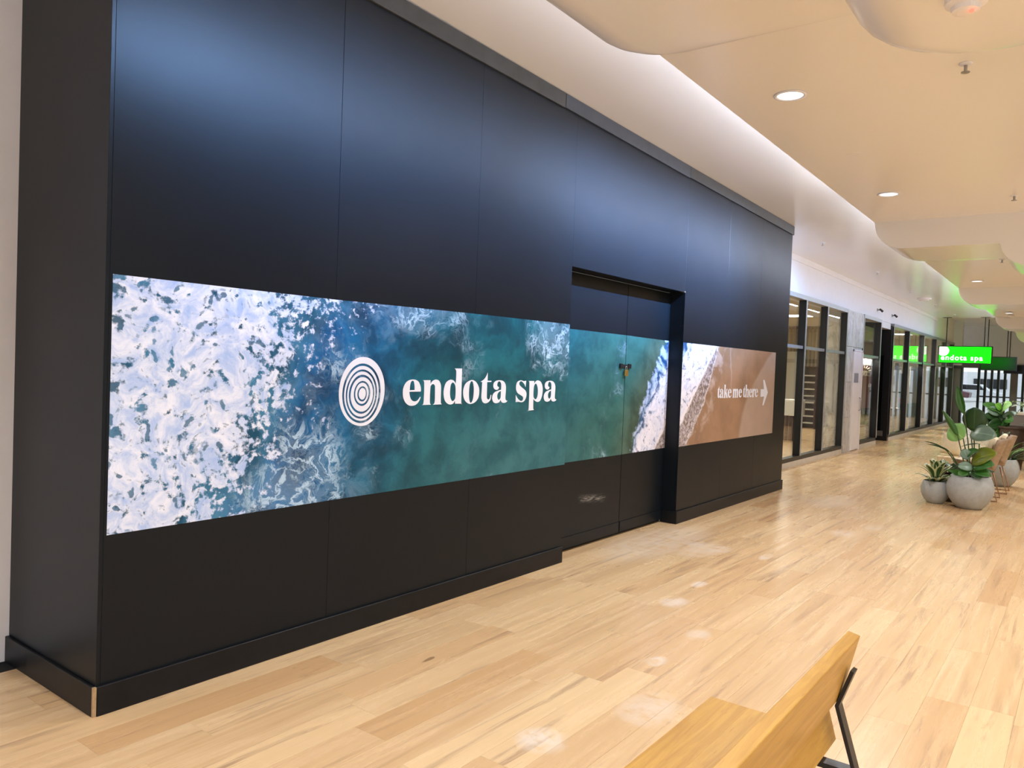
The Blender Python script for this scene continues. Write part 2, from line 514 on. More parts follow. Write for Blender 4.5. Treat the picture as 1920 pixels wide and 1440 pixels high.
# ------------------------------------------------------------------ floor
XF0, XF1, YF0, YF1 = -8.3, 6.4, -7.5, 36.2
fl = obj('floor', MB().box(XF0, XF1, YF0, YF1, -0.12, -0.004), M_GAP)
struct(fl)
PW, GAP = 0.186, 0.0007
planks = []
row = 0
x = -4.12
while x < XF1 - 0.1:
    yy = YF0 + random.uniform(-1.4, 0)
    k = 0
    while yy < YF1:
        L = random.choice((1.22, 1.22, 1.22, 0.9))
        y0, y1 = max(yy, YF0), min(yy + L, YF1)
        if y1 - y0 > 0.05:
            planks.append((x, x + PW - GAP, y0, y1 - GAP, row, k))
        yy += L; k += 1
    x += PW; row += 1
def plank_geo(mb, p):
    x0, x1, y0, y1, r, k = p
    dz = random.uniform(0, 0.0004)
    mb.add([(x0, y0, -0.004), (x1, y0, -0.004), (x1, y1, -0.004), (x0, y1, -0.004), (x0, y0, dz), (x1, y0, dz), (x1, y1, dz), (x0, y1, dz)],
           [(4, 5, 6, 7), (0, 1, 5, 4), (1, 2, 6, 5), (2, 3, 7, 6), (3, 0, 4, 7)])
    mb.uv += [(10 * k + 1 + (yv - y0), 10 * r + 1 + (xv - x0)) for (xv, yv) in ((x0, y0), (x1, y0), (x1, y1), (x0, y1))] * 2
def plank_obj(name, ps):
    mb = MB()
    for p in ps: plank_geo(mb, p)
    me = mb.mesh(name)
    l = me.uv_layers.new(name='UVMap')
    for poly in me.polygons:
        for li in poly.loop_indices:
            l.data[li].uv = mb.uv[me.loops[li].vertex_index]
    me.materials.append(M_FLOOR)
    o = bpy.data.objects.new(name, me); COL.objects.link(o); o.parent = fl
    return o
RWT = RW.transposed()
def proj(p):
    c = RWT @ (Vector(p) - CAM)
    if c.z > -0.1: return None
    return (CXP - c.x / c.z * F_PX, CYP + c.y / c.z * F_PX)
def seen_area(p):
    x0, x1, y0, y1, _, _ = p
    cx, cy = (x0 + x1) / 2, (y0 + y1) / 2
    best = False
    for yv in (y0, cy, y1):
        q = proj((cx, yv, 0))
        if q and -20 < q[0] < 1940 and 0 < q[1] < 1470: best = True
    if not best: return 0
    if cx < -3.5 and 1.6 < cy < 10.6: return 0
    if cx < -3.35 and 1.6 < cy < 5.2: return 0
    return (y1 - y0) * (x1 - x0) / max(0.3, (cx * cx + cy * cy + 2.4)) ** 1.5
ranked = sorted(planks, key=seen_area, reverse=True)
for p in ranked[:290]: plank_obj('plank', [p])
rest = plank_obj('plank_field', ranked[290:]); rest['kind'] = 'stuff'

# ------------------------------------------------------------------ ceiling: soffit, stepped raft
SOF = [(-8, 3.80), (3.3, 3.705), (7.3, 3.64), (10.7, 3.595), (28.2, 3.58)]
def soffit_z(y):
    for (a, za), (b, zb) in zip(SOF, SOF[1:]):
        if a <= y <= b: return za + (zb - za) * (y - a) / (b - a)
    return SOF[-1][1] if y > 28 else SOF[0][1]
poly = [(y, z) for y, z in SOF] + [(28.2, 4.1), (-8, 4.1)]
ceil = struct(obj('ceiling', MB().prism(poly, 'x', -8.3, 6.4), M_CEIL))
ceil2 = struct(obj('ceiling.001', MB().box(-8.3, 6.4, 28.2, 36.6, 3.80, 4.1), M_CEIL))

RAFT_X = -1.99
def oz(y): return 3.30 - 0.0055 * (y - 6.5)
sl = MB()
sl.add([(xx, yy, zz) for xx in (RAFT_X, 6.4) for yy, zz in ((-7.5, oz(-7.5)), (35.5, oz(35.5)), (35.5, 3.30), (-7.5, 3.452))],
       [(0, 1, 2, 3), (7, 6, 5, 4), (0, 4, 5, 1), (1, 5, 6, 2), (2, 6, 7, 3), (3, 7, 4, 0)])
struct(obj('ceiling.002', sl, M_CEIL))
BEAM = [(-1.990, 0.0), (-1.983, -0.06), (-1.968, -0.115), (-1.945, -0.162), (-1.91, -0.208), (-1.868, -0.245), (-1.82, -0.273), (-1.765, -0.292), (-1.70, -0.30), (-0.805, -0.30),
        (-0.795, -0.33), (-0.782, -0.375), (-0.758, -0.42), (-0.722, -0.462), (-0.675, -0.497), (-0.62, -0.522), (-0.55, -0.540), (-0.46, -0.548), (6.4, -0.548)]
def beam(name, y0, y1, r=0.17):
    """cross beam under the slab; its far left corners are rounded in plan"""
    mb = MB(); n = len(BEAM)
    ys = [(y0, 0.0), (y1 - r, 0.0)] + [(y1 - r + r * math.sin(q * PI / 16), r * (1 - math.cos(q * PI / 16))) for q in range(1, 9)]
    for yy, off in ys:
        zb = oz((y0 + y1) / 2) + 0.004
        for i, (xx, dz) in enumerate(BEAM):
            mb.v.append((min(xx + off, 6.4), yy, zb + dz))
        mb.v.append((6.4, yy, zb + 0.03)); mb.v.append((BEAM[0][0] + off, yy, zb + 0.03))
    m_ = n + 2
    for k in range(len(ys) - 1):
        for i in range(m_):
            j = (i + 1) % m_
            mb.f.append((k * m_ + i, k * m_ + j, (k + 1) * m_ + j, (k + 1) * m_ + i))
    mb.f.append(tuple(range(m_))[::-1]); mb.f.append(tuple(range((len(ys) - 1) * m_, len(ys) * m_)))
    o = obj(name, mb, M_CEIL, smooth=True)
    o.data.set_sharp_from_angle(angle=0.6)
    return struct(o)
for i, y0 in enumerate((-4.9, 2.13, 9.2, 15.95, 22.65, 29.4)):
    beam('ceiling.%03d' % (5 + i), y0, y0 + 1.15)

# cool strip lights lying on the raft's left edge, shining out over the soffit
def area(name, loc, rot, sx, sy, power, col, parent=None, spread=PI):
    l = bpy.data.lights.new(name, 'AREA'); l.shape = 'RECTANGLE'; l.size = sx; l.size_y = sy
    l.energy = power; l.color = col; l.spread = spread
    o = bpy.data.objects.new(name, l); COL.objects.link(o)
    o.location = loc; o.rotation_euler = rot
    if parent is not None:
        o.parent = parent; o.matrix_parent_inverse = Matrix.Translation(parent.location).inverted()
    return o
COVE_AT = ['over the hoarding near end', 'over the ocean print', 'above the recessed doors', 'level with the first shop window', 'level with the marble pillar', 'level with the recessed shop entrance', 'level with the far shop window', 'just before the green hanging sign']
M_LED = emit('led_diffuser', (0.7, 0.84, 1, 1), 6.0)
for i, (ya, yb) in enumerate([(-3.1, 0.2), (2.0, 4.9), (5.0, 9.1), (9.3, 13.3), (13.4, 17.4), (17.5, 21.5), (21.6, 25.6), (25.7, 27.9)]):
    ym = (ya + yb) / 2
    zt = 3.45 - 0.15 * (ym + 6.2) / 42.0
    st = thing('cove_light', 'slim cool white strip light on the ceiling raft edge, ' + COVE_AT[i], 'strip light', (RAFT_X + 0.06, ym, zt), 'cove strip lights along the ceiling raft')
    obj('housing', MB().box(RAFT_X + 0.045, RAFT_X + 0.085, ya, yb, zt - 0.02, zt + 0.02), M_SILVER, st)
    k_ = (yb - ya) / 4.0
    area('cove_lamp', (RAFT_X + 0.012, ym, zt + 0.025), Euler((0, math.radians(64), 0)), 0.03, yb - ya, COVE_W * k_ * (0.12, 1.6, 4.6, 1.2, 0.25, 0.2, 0.2, 0.2)[i], COOL, st, math.radians(64))
    area('cove_lamp', (RAFT_X + 0.04, ym, zt + 0.022), Euler((0, math.radians(120), 0)), 0.03, yb - ya, (18.0, 28.0, 28.0, 24.0, 18.0, 18.0, 18.0, 18.0)[i] * k_, (0.84, 0.88, 1.0), st)

# ------------------------------------------------------------------ left walls
SX = -4.10                                       # shopfront plane
struct(obj('wall_left', MB().box(-4.65, -4.26, -7.5, 1.60, 0, 3.9), M_WALL))
# white bulkhead over the shopfronts
struct(obj('wall_left.001', MB().box(-4.5, SX + 0.02, 10.0, 32.1, 2.955, 3.86), M_WALL))
cor = MB().prism([(SX + 0.02, 3.50), (SX + 0.035, 3.50), (SX + 0.05, 3.545), (SX + 0.05, 3.60), (SX + 0.02, 3.60)], 'y', 10.75, 28.2)
struct(obj('trim_1', cor, M_WALL))
# end wall behind the hoarding and the return wall far away
struct(obj('wall_left.002', MB().box(-8.3, -4.26, 32.0, 32.2, 0, 3.9), M_WALL))
struct(obj('wall_right', MB().box(6.2, 6.4, 5.0, 36.4, 0, 3.9), plain('slate_shopfront_paint', srgb(96, 106, 120), 0.6)))

# ------------------------------------------------------------------ hoarding
HX = -3.345                                      # face of the hoarding
RX = -3.50                                       # face of the recessed doors
HY0, HY1 = 1.588, 10.70
D0, D1, DH = 5.195, 7.335, 2.372
BX = -4.257                                       # where its side meets the wall
hd = thing('shop_hoarding', 'tall black painted hoarding closing off the shop front, with recessed doors and ocean print', 'hoarding', (HX, HY0, 0))
def top_at(y): return soffit_z(y) - 0.004
def panel(y0, y1, z0=None, x0=HX - 0.018, x1=HX, name='panel'):
    za = 0.0 if z0 is None else z0
    return obj(name, MB().prism([(y0, za), (y1, za), (y1, top_at(y1)), (y0, top_at(y0))], 'x', x0, x1), M_BLACK, hd, bevel=0.0012, segs=1)
ed = [HY0, 2.812, 4.012, D0]
g = 0.0008
for a, b in zip(ed, ed[1:]): panel(a + (0 if a == HY0 else g), b - (g if b != D0 else 0))
panel(D0 + g, D1 - g, DH)
ed = [D1, 8.47, 9.54, HY1]
for a, b in zip(ed, ed[1:]): panel(a + (g if a != D1 else 0), b - (g if b != HY1 else 0))
# sides
obj('side_panel', MB().prism([(BX, 0), (HX, 0), (HX, top_at(1.6)), (BX, top_at(1.6))], 'y', HY0 - 0.018 - 0.0005, HY0 - 0.0005), M_BLACK, hd, bevel=0.0012, segs=1)
obj('end_panel', MB().prism([(-4.06, 0), (HX - 0.019, 0), (HX - 0.019, top_at(HY1)), (-4.06, top_at(HY1))], 'y', HY1 - 0.019, HY1), M_BLACK, hd)
obj('backing', MB().box(HX - 0.10, HX - 0.021, HY0 + 0.02, D0 - 0.02, 0, 3.55), M_GAP, hd)
# reveals of the door recess
obj('reveal', MB().box(RX - 0.02, HX - 0.019, D1 - 0.0, D1 + 0.02, 0, DH + 0.02), M_BLACK, hd)
obj('reveal', MB().box(RX - 0.02, HX - 0.019, D0 - 0.02, D0, 0, DH + 0.02), M_BLACK, hd)
obj('door_head', MB().box(RX - 0.02, HX - 0.019, D0, D1, DH, DH + 0.02), M_BLACK, hd)
obj('raw_edge', MB().box(HX - 0.04, HX + 0.001, D1 - 0.012, D1 - 0.0005, DH - 0.001, DH + 0.012), M_MDF, hd)
mid = 6.42
for a, b in ((D0, mid), (mid, D1)):
    d = obj('door_leaf', MB().box(RX - 0.035, RX, a + 0.004, b - 0.004, 0.028, DH - 0.006), M_BLACK, hd, bevel=0.0015, segs=1)
    obj('kick_plate', MB().box(RX + 0.0005, RX + 0.006, a + 0.01, b - 0.012, 0.03, 0.128), M_BLACK, d)
obj('door_backing', MB().box(RX - 0.09, RX - 0.04, D0 - 0.02, D1 + 0.02, 0.0, DH), M_GAP, hd)
# hasp on the meeting doors
hp = on_x(1171, 688, RX)
obj('hasp', MB().box(RX + 0.006, RX + 0.014, hp.y - 0.10, hp.y + 0.09, hp.z - 0.006, hp.z + 0.022).box(RX + 0.006, RX + 0.02, hp.y - 0.11, hp.y - 0.06, hp.z - 0.014, hp.z + 0.03).box(RX + 0.006, RX + 0.02, hp.y + 0.05, hp.y + 0.10, hp.z - 0.014, hp.z + 0.03), M_FRAME, hd, bevel=0.002)
# skirting with a raw corner edge
SK = 0.128
def skirt(y0, y1):
    return obj('skirting', MB().box(HX + 0.0005, HX + 0.017, y0, y1, 0, SK), M_SKIRT, hd, bevel=0.002, segs=1)
skirt(HY0 - 0.018, D0 - 0.003); skirt(D1 - 0.004, HY1 + 0.012)
obj('skirting', MB().box(BX, HX - 0.001, HY0 - 0.036, HY0 - 0.0195, 0, SK), M_SKIRT, hd, bevel=0.002, segs=1)
obj('skirting', MB().box(RX + 0.0, HX + 0.017, D1 - 0.019, D1 - 0.005, 0, SK), M_SKIRT, hd, bevel=0.002, segs=1)
obj('raw_edge', MB().box(HX - 0.0005, HX + 0.012, HY0 - 0.034, HY0 - 0.0195, 0, SK - 0.001), M_MDF, hd)
# cap strips under the soffit
def cap(y0, y1, m, dz=0.0):
    return obj('cap_strip', MB().prism([(y0, top_at(y0) - 0.112 + dz), (y1, top_at(y1) - 0.112 - dz), (y1, top_at(y1)), (y0, top_at(y0))], 'x', HX + 0.0005, HX + 0.018), m, hd, bevel=0.001, segs=1)
cap(HY0 - 0.018, 4.985, M_CAP); cap(4.992, 7.30, M_CAP2, 0.004); cap(7.305, HY1 + 0.012, M_CAP, 0.003)
obj('cap_strip', MB().box(BX, HX, HY0 - 0.036, HY0 - 0.0195, top_at(1.6) - 0.112, top_at(1.6)), M_CAP, hd)
# screw heads on the skirting
for yv in (1.66, 2.35, 2.72, 3.6, 4.3, 5.02):
    obj('screw_head', MB().lathe([(0.004, 0), (0.0035, 0.0015), (0.001, 0.002)], seg=8), M_CHROME, hd).matrix_world = Matrix.Translation((HX + 0.0165, yv, SK * random.uniform(0.45, 0.75))) @ Matrix.Rotation(PI / 2, 4, 'Y')

# padlock hanging from the hasp
pl = thing('padlock', 'small brass padlock hanging from the hasp on the recessed doors', 'padlock', (RX + 0.022, hp.y, hp.z - 0.07))
obj('body', MB().box(RX + 0.012, RX + 0.030, hp.y - 0.028, hp.y + 0.028, hp.z - 0.085, hp.z - 0.028), M_BRASS, pl, bevel=0.004)
obj('shackle', MB().tube([(RX + 0.021, hp.y - 0.017, hp.z - 0.03), (RX + 0.021, hp.y - 0.017, hp.z - 0.005), (RX + 0.021, hp.y - 0.009, hp.z + 0.006), (RX + 0.021, hp.y + 0.009, hp.z + 0.006), (RX + 0.021, hp.y + 0.017, hp.z - 0.005), (RX + 0.021, hp.y + 0.017, hp.z - 0.03)], 0.0035), M_CHROME, pl, smooth=True)

# ------------------------------------------------------------------ the ocean mural
mu = thing('mural', 'long printed photograph of surf and a beach seen from above, stuck across the black hoarding', 'mural', (HX, 1.6, 0.79))
def mural_panel(x, pts):
    mb = MB().prism(pts, 'x', x, x + 0.0012)
    return obj('print_panel', mb, M_OCEAN, mu, uv=lambda c: (c.y, c.z))
V0, V1 = 0.783, 1.988
def yz(px, py, x=HX):
    p = on_x(px, py, x); return (p.y, p.z)
mural_panel(HX, [(1.600, 0.775), (2.81, 0.782), (2.81, 1.893), (1.600, 1.894)])
mural_panel(HX, [(2.8105, 0.782), (4.01, 0.784), (4.01, 1.905), (2.8105, 1.893)])
mural_panel(HX, [(4.0105, 0.784), (D0 - 0.001, 0.787), (D0 - 0.001, 1.910), (4.0105, 1.905)])
mural_panel(RX, [(D0 + 0.004, 0.765), (mid - 0.004, 0.765), (mid - 0.004, 1.885), (D0 + 0.004, 1.890)])
mural_panel(RX, [(mid + 0.004, 0.765), (D1 - 0.004, 0.77), (D1 - 0.004, 1.875), (mid + 0.004, 1.885)])
mural_panel(HX, [(D1 + 0.002, 0.795), (8.4695, 0.795), (8.4695, 1.860), (D1 + 0.002, 1.862)])
mural_panel(HX, [(8.4700, 0.795), (9.5395, 0.795), (9.5395, 1.860), (8.4700, 1.860)])
mural_panel(HX, [(9.5400, 0.795), (10.225, 0.795), (10.225, 1.858), (9.5400, 1.860)])

def spline(pts, sub=6):
    """closed Catmull-Rom; a point flagged 'c' is a corner"""
    n = len(pts); out = []
    P = [Vector((p[0], p[1])) for p in pts]; C = [len(p) > 2 for p in pts]
    for i in range(n):
        a, b, c, d = P[i - 1], P[i], P[(i + 1) % n], P[(i + 2) % n]
        if C[i] and C[(i + 1) % n]:
            out.append(b); continue
        t0 = Vector((0, 0)) if C[i] else (c - a) * 0.5
        t1 = Vector((0, 0)) if C[(i + 1) % n] else (d - b) * 0.5
        if C[i]: t0 = (c - b) * 0.5
        if C[(i + 1) % n]: t1 = (c - b) * 0.5
        for k in range(sub):
            s = k / sub
            h1 = 2 * s ** 3 - 3 * s ** 2 + 1; h2 = s ** 3 - 2 * s ** 2 + s; h3 = -2 * s ** 3 + 3 * s ** 2; h4 = s ** 3 - s ** 2
            out.append(b * h1 + t0 * h2 + c * h3 + t1 * h4)
    return out
def filled(name, loops, x, m, parent, depth=0.0012):
    """closed outlines in the wall plane (y, z), even-odd filled, as a thin solid facing +x"""
    cu = bpy.data.curves.new(name, 'CURVE'); cu.dimensions = '2D'; cu.fill_mode = 'BOTH'; cu.extrude = depth / 2
    for lp in loops:
        sp = cu.splines.new('POLY'); sp.points.add(len(lp) - 1); sp.use_cyclic_u = True
        for q, p in zip(sp.points, lp): q.co = (p[0], p[1], 0, 1)
    tmp = bpy.data.objects.new('tmp_outline', cu); COL.objects.link(tmp)
    dg = bpy.context.evaluated_depsgraph_get(); dg.update()
    me = bpy.data.meshes.new_from_object(tmp.evaluated_get(dg))
    bpy.data.objects.remove(tmp)
    # curve plane (a,b) -> world (x, a, b)
    me.transform(Matrix(((0, 0, 1, x + depth / 2), (1, 0, 0, 0), (0, 1, 0, 0), (0, 0, 0, 1))))
    me.materials.clear(); me.materials.append(m); me.name = name
    o = bpy.data.objects.new(name, me); COL.objects.link(o)
    o.parent = parent; o.matrix_parent_inverse = Matrix.Translation(parent.location).inverted()
    return o

LX = HX + 0.0014
# letter outlines: traced letterforms, then laid on the wall plane
def tr(ox, oy, k, pts): return [yz(ox + p[0] / k, oy + p[1] / k) + tuple(p[2:]) for p in pts]
c = 'c'
T1 = lambda pts: tr(745, 680, 12.0, pts)
T2 = lambda pts: tr(890, 680, 12.0, pts)
G = {}
G['e'] = [T1([(520, 650, c), (265, 655, c), (272, 730), (300, 820), (345, 862), (400, 870), (450, 845), (485, 800), (505, 768, c), (518, 770, c), (500, 830), (450, 910), (390, 955), (320, 970), (250, 958), (180, 900), (132, 800), (118, 690), (130, 570), (180, 460), (250, 400), (340, 378), (420, 392), (480, 440), (515, 530), (525, 600)]),
          T1([(272, 620, c), (284, 500), (305, 430), (340, 405), (368, 430), (382, 520), (383, 615, c)])]
G['n'] = [T1([(565, 395, c), (740, 393, c), (742, 482, c), (785, 415), (860, 380), (930, 405), (968, 480), (978, 580), (972, 880), (995, 938, c), (795, 945, c), (835, 880), (843, 570), (832, 505), (795, 480), (755, 510), (737, 570), (725, 880), (750, 945, c), (545, 952, c), (585, 890), (600, 460)])]
G['d'] = [T1([(1285, 130, c), (1452, 132, c), (1432, 870), (1452, 920, c), (1292, 925, c), (1292, 850, c), (1250, 918), (1180, 942), (1110, 910), (1060, 840), (1037, 720), (1042, 600), (1080, 470), (1140, 405), (1210, 382), (1270, 410), (1310, 475, c), (1322, 200)]),
          T1([(1245, 445), (1288, 490), (1306, 580), (1300, 780), (1268, 848), (1225, 860), (1192, 800), (1178, 700), (1186, 560), (1206, 480)])]
G['o'] = [T1([(1670, 390), (1760, 430), (1820, 530), (1838, 650), (1815, 790), (1740, 890), (1640, 928), (1560, 900), (1500, 820), (1475, 690), (1490, 560), (1550, 450)]),
          T1([(1668, 415), (1700, 460), (1715, 600), (1705, 770), (1678, 870), (1645, 903), (1618, 860), (1605, 740), (1612, 570), (1632, 460)])]
G['t'] = [T2([(290, 225, c), (285, 405, c), (372, 408, c), (370, 433, c), (275, 437, c), (268, 750), (278, 808), (305, 830), (335, 800), (355, 722, c), (368, 725, c), (350, 830), (300, 890), (235, 915), (180, 890), (152, 820), (146, 740), (165, 435, c), (125, 430, c), (200, 380), (252, 310)])]
G['a'] = [T2([(545, 395), (610, 402), (665, 440), (693, 510), (697, 600), (685, 790), (700, 845), (732, 855, c), (700, 890), (650, 905), (600, 885), (578, 830, c), (548, 885), (480, 912), (420, 890), (390, 820), (397, 740), (440, 670), (520, 630), (590, 608, c), (593, 500), (580, 445), (545, 420), (512, 450), (505, 520), (545, 555, c), (520, 600), (475, 612), (430, 580), (415, 520), (430, 450), (480, 408)]),
          T2([(585, 635, c), (580, 770), (560, 820), (530, 835), (505, 790), (505, 720), (535, 665)])]
G['s'] = [T2([(1155, 405, c), (1140, 550, c), (1110, 480), (1065, 428), (1030, 420), (1000, 450), (1005, 500), (1060, 560), (1130, 620), (1160, 690), (1150, 780), (1110, 860), (1050, 890), (980, 880), (918, 888, c), (920, 725, c), (960, 800), (1010, 850), (1050, 860), (1080, 830), (1080, 770), (1020, 725), (960, 680), (928, 600), (932, 500), (960, 430), (1030, 397), (1100, 415)])]
G['p'] = [T2([(1205, 410, c), (1335, 412, c), (1335, 480, c), (1370, 420), (1420, 398), (1480, 430), (1515, 510), (1525, 620), (1505, 760), (1460, 860), (1400, 882), (1345, 850), (1315, 810, c), (1312, 1020), (1330, 1065, c), (1178, 1080, c), (1210, 1030), (1227, 470)]),
          T2([(1375, 470), (1405, 530), (1418, 640), (1405, 760), (1370, 823), (1332, 800), (1315, 740), (1322, 580), (1340, 500)])]
for ch in 'endotasp':
    filled('letter', [spline(l) for l in G[ch]], LX, M_WHITE, mu)
da = yz(890 + 1550 / 12, 740)[0] - yz(890 + 390 / 12, 740)[0]
filled('letter', [[(p[0] + da, p[1]) for p in spline(l)] for l in G['a']], LX, M_WHITE, mu)

# ring emblem
def yzr(px, py): return yz(600 + px / 4.0, 640 + py / 4.0)
def oval(l, r, tp, bt, cx=None, cy=None, n=72):
    """closed loop through four extreme points (crop pixels), slightly squared"""
    cx = (l + r) / 2 + 2 if cx is None else cx
    cy = (tp + bt) / 2 if cy is None else cy
    out = []
    for k in range(n):
        q = 2 * PI * k / n
        ca, sa = math.cos(q), math.sin(q)
        rx = (r - cx) if ca > 0 else (cx - l)
        ry = (bt - cy) if sa > 0 else (cy - tp)
        # lean: the top bulges right, the foot bulges left, like a river stone
        lean = -0.06 * sa * ry
        out.append(yzr(cx + rx * ca + lean * (0.6 + 0.4 * abs(ca)), cy + ry * sa))
    return out
rings = [((140, 482, 117, 635), (165, 452, 166, 613)), ((180, 437, 184, 596), (191, 426, 211, 580)), ((203, 413, 226, 565), (214, 405, 250, 543)),
         ((228, 395, 268, 527), (252, 375, 297, 484)), ((263, 362, 310, 469), (278, 350, 337, 451))]
for o_, i_ in rings:
    filled('logo_ring', [oval(*o_), oval(*i_)], LX, M_WHITE, mu)
filled('logo_centre', [oval(289, 341, 350, 437)], LX, M_WHITE, mu)

# "take me there" with its arrow, set narrow
def norm(ch):
    """letterform in units of its x-height, baseline 0, left edge 0"""
    y0 = min(p[0] for l in G[ch] for p in l)
    ref = {'e': (968, 380, T1), 'n': (948, 390, T1), 'd': (925, 390, T1), 't': (912, 400, T2), 'a': (905, 397, T2)}[ch]
    zb = ref[2]([(500, ref[0])])[0][1]; zt = ref[2]([(500, ref[1])])[0][1]
    k = 1.0 / (zt - zb)
    return [[((p[0] - y0) * k, (p[1] - zb) * k) + tuple(p[2:]) for p in l] for l in G[ch]]
N_ = {ch: norm(ch) for ch in 'eta'}
N_['h'] = [[(0, 1.48, c), (.30, 1.48, c), (.30, .86, c), (.38, .97), (.52, 1.02), (.66, .96), (.73, .8), (.73, .12), (.78, 0, c), (.42, 0, c), (.48, .12), (.48, .72), (.45, .82), (.38, .84), (.31, .74), (.29, .6), (.29, .12), (.34, 0, c), (-.04, 0, c), (.03, .12), (.03, 1.38)]]
N_['m'] = [[(0, 1.0, c), (.29, 1.0, c), (.29, .86, c), (.37, .97), (.50, 1.02), (.62, .97), (.68, .84, c), (.77, .98), (.90, 1.02), (1.04, .96), (1.11, .8), (1.11, .12), (1.16, 0, c), (.80, 0, c), (.86, .12), (.86, .74), (.83, .82), (.77, .82), (.71, .74), (.69, .12), (.74, 0, c), (.40, 0, c), (.46, .12), (.46, .74), (.43, .82), (.37, .82), (.30, .72), (.29, .12), (.34, 0, c), (-.04, 0, c), (.03, .12), (.03, .9)]]
N_['r'] = [[(0, 1.0, c), (.30, 1.0, c), (.30, .82, c), (.37, .97), (.48, 1.02), (.58, .97), (.60, .84), (.54, .74), (.45, .76), (.38, .80), (.32, .66), (.30, .12), (.38, 0, c), (-.04, 0, c), (.03, .12), (.03, .9)]]
N_['k'] = [[(0, 1.48, c), (.28, 1.48, c), (.28, .52, c), (.50, .92, c), (.44, 1.0, c), (.74, 1.0, c), (.50, .70, c), (.80, .06, c), (.84, 0, c), (.48, 0, c), (.52, .06, c), (.36, .48, c), (.28, .36, c), (.28, .1, c), (.34, 0, c), (-.04, 0, c), (.03, .1, c), (.03, 1.38, c)]]
KX, KY, KS = 1335, 700, 1920 / 115.0
words3 = [('t', 165, 245), ('a', 240, 360), ('k', 368, 492), ('e', 488, 602), ('m', 640, 812), ('e', 828, 930), ('t', 965, 1040), ('h', 1034, 1146), ('e', 1152, 1248), ('r', 1246, 1345), ('e', 1333, 1432)]
for ch, xa, xb in words3:
    ya, yb = yz(KX + xa / KS, KY + 620 / KS)[0], yz(KX + xb / KS, KY + 620 / KS)[0]
    f_ = (xa - 165) / (1432 - 165.0)
    zb = yz(KX + (xa + xb) / 2 / KS, KY + (775 - 32 * f_) / KS)[1]
    zt = yz(KX + (xa + xb) / 2 / KS, KY + (490 - 6 * f_) / KS)[1]
    lp = [spline(l, 4) for l in N_[ch]]
    x0 = min(p[0] for l in lp for p in l); x1 = max(p[0] for l in lp for p in l)
    filled('letter', [[(ya + (p[0] - x0) / (x1 - x0) * (yb - ya), zb + p[1] * (zt - zb)) for p in l] for l in lp], LX, M_WHITE, mu)
arrow = [(1520, 495), (1622, 495), (1600, 212), (1618, 203), (1642, 212), (1742, 600), (1606, 1000), (1570, 1000), (1625, 725), (1515, 735)]
filled('arrow', [[yz(KX + a / KS, KY + b / KS) for a, b in arrow]], LX, M_WHITE, mu)

# ------------------------------------------------------------------ shopfront glazing
def glazing(idx, y0, y1, muls, transom=2.06, head=2.955, sill=0.16):
    """framed glass front in the plane x = SX between y0 and y1"""
    wn = bpy.data.objects.new('window_%d' % idx, None); COL.objects.link(wn); wn['kind'] = 'structure'
    wn.location = (SX, y0, 0)
    ys = [y0] + muls + [y1]
    for a, b in zip(ys, ys[1:]):
        obj('pane', MB().box(SX - 0.006, SX + 0.004, a, b, sill, transom - 0.03), M_GLASS, wn)
        obj('pane', MB().box(SX - 0.006, SX + 0.004, a, b, transom + 0.03, head - 0.07), M_GLASS, wn)
    for yv in [y0 + 0.03] + muls + [y1 - 0.03]:
        m_ = obj('mullion', MB().box(SX - 0.05, SX + 0.075, yv - 0.028, yv + 0.028, sill, head - 0.07), M_FRAME, wn, bevel=0.003, segs=1)
        obj('mullion_lit_face', MB().box(SX + 0.0755, SX + 0.082, yv - 0.03, yv + 0.03, sill, head - 0.07), M_SILVER, m_)  # paler strip: light on the dark mullion's front put into its colour
    obj('transom', MB().box(SX - 0.05, SX + 0.05, y0, y1, transom - 0.026, transom + 0.026), M_SILVER, wn)
    obj('head_frame', MB().box(SX - 0.05, SX + 0.085, y0, y1, head - 0.075, head), M_SILVER, wn)
    obj('sill_frame', MB().box(SX - 0.05, SX + 0.06, y0, y1, sill - 0.07, sill), M_FRAME, wn)
    obj('plinth', MB().box(SX - 0.05, SX + 0.07, y0, y1, 0, sill - 0.07), M_PLINTH, wn)
    return wn
glazing(1, 11.0, 16.70, [12.42, 13.84, 15.20])
glazing(2, 18.08, 19.84, [])
glazing(3, 21.25, 31.95, [23.38, 25.70, 27.95, 30.10])

# marble pillar with a service door
pil = struct(obj('wall_left.003', MB().box(SX - 0.35, SX + 0.06, 16.72, 18.07, 0, 2.955), M_MARBLE))
for i in range(4):      # stacked cladding slabs standing slightly proud
    z0 = i * 0.735
    for (ya, yb) in ((16.725, 17.22), (17.224, 18.065)):
        if i < 3 and ya > 17.1: continue
        obj('slab', MB().box(SX + 0.06, SX + 0.078, ya, yb, z0 + 0.003, z0 + 0.732), M_MARBLE, pil, bevel=0.002, segs=1)
d1 = bpy.data.objects.new('door_1', None); COL.objects.link(d1); d1['kind'] = 'structure'; d1.location = (SX + 0.06, 17.2, 0)
obj('door_leaf', MB().box(SX + 0.062, SX + 0.09, 17.26, 17.97, 0.015, 2.12), M_WALL, d1, bevel=0.002)
obj('door_frame', MB().box(SX + 0.061, SX + 0.10, 17.23, 17.257, 0, 2.15).box(SX + 0.061, SX + 0.10, 17.973, 18.06, 0, 2.15).box(SX + 0.061, SX + 0.10, 17.23, 18.06, 2.123, 2.16), M_WALL, d1)
obj('pull_handle', MB().tube([(SX + 0.09, 17.90, 0.86), (SX + 0.13, 17.90, 0.87), (SX + 0.13, 17.90, 1.12), (SX + 0.09, 17.90, 1.13)], 0.011), M_CHROME, d1, smooth=True)
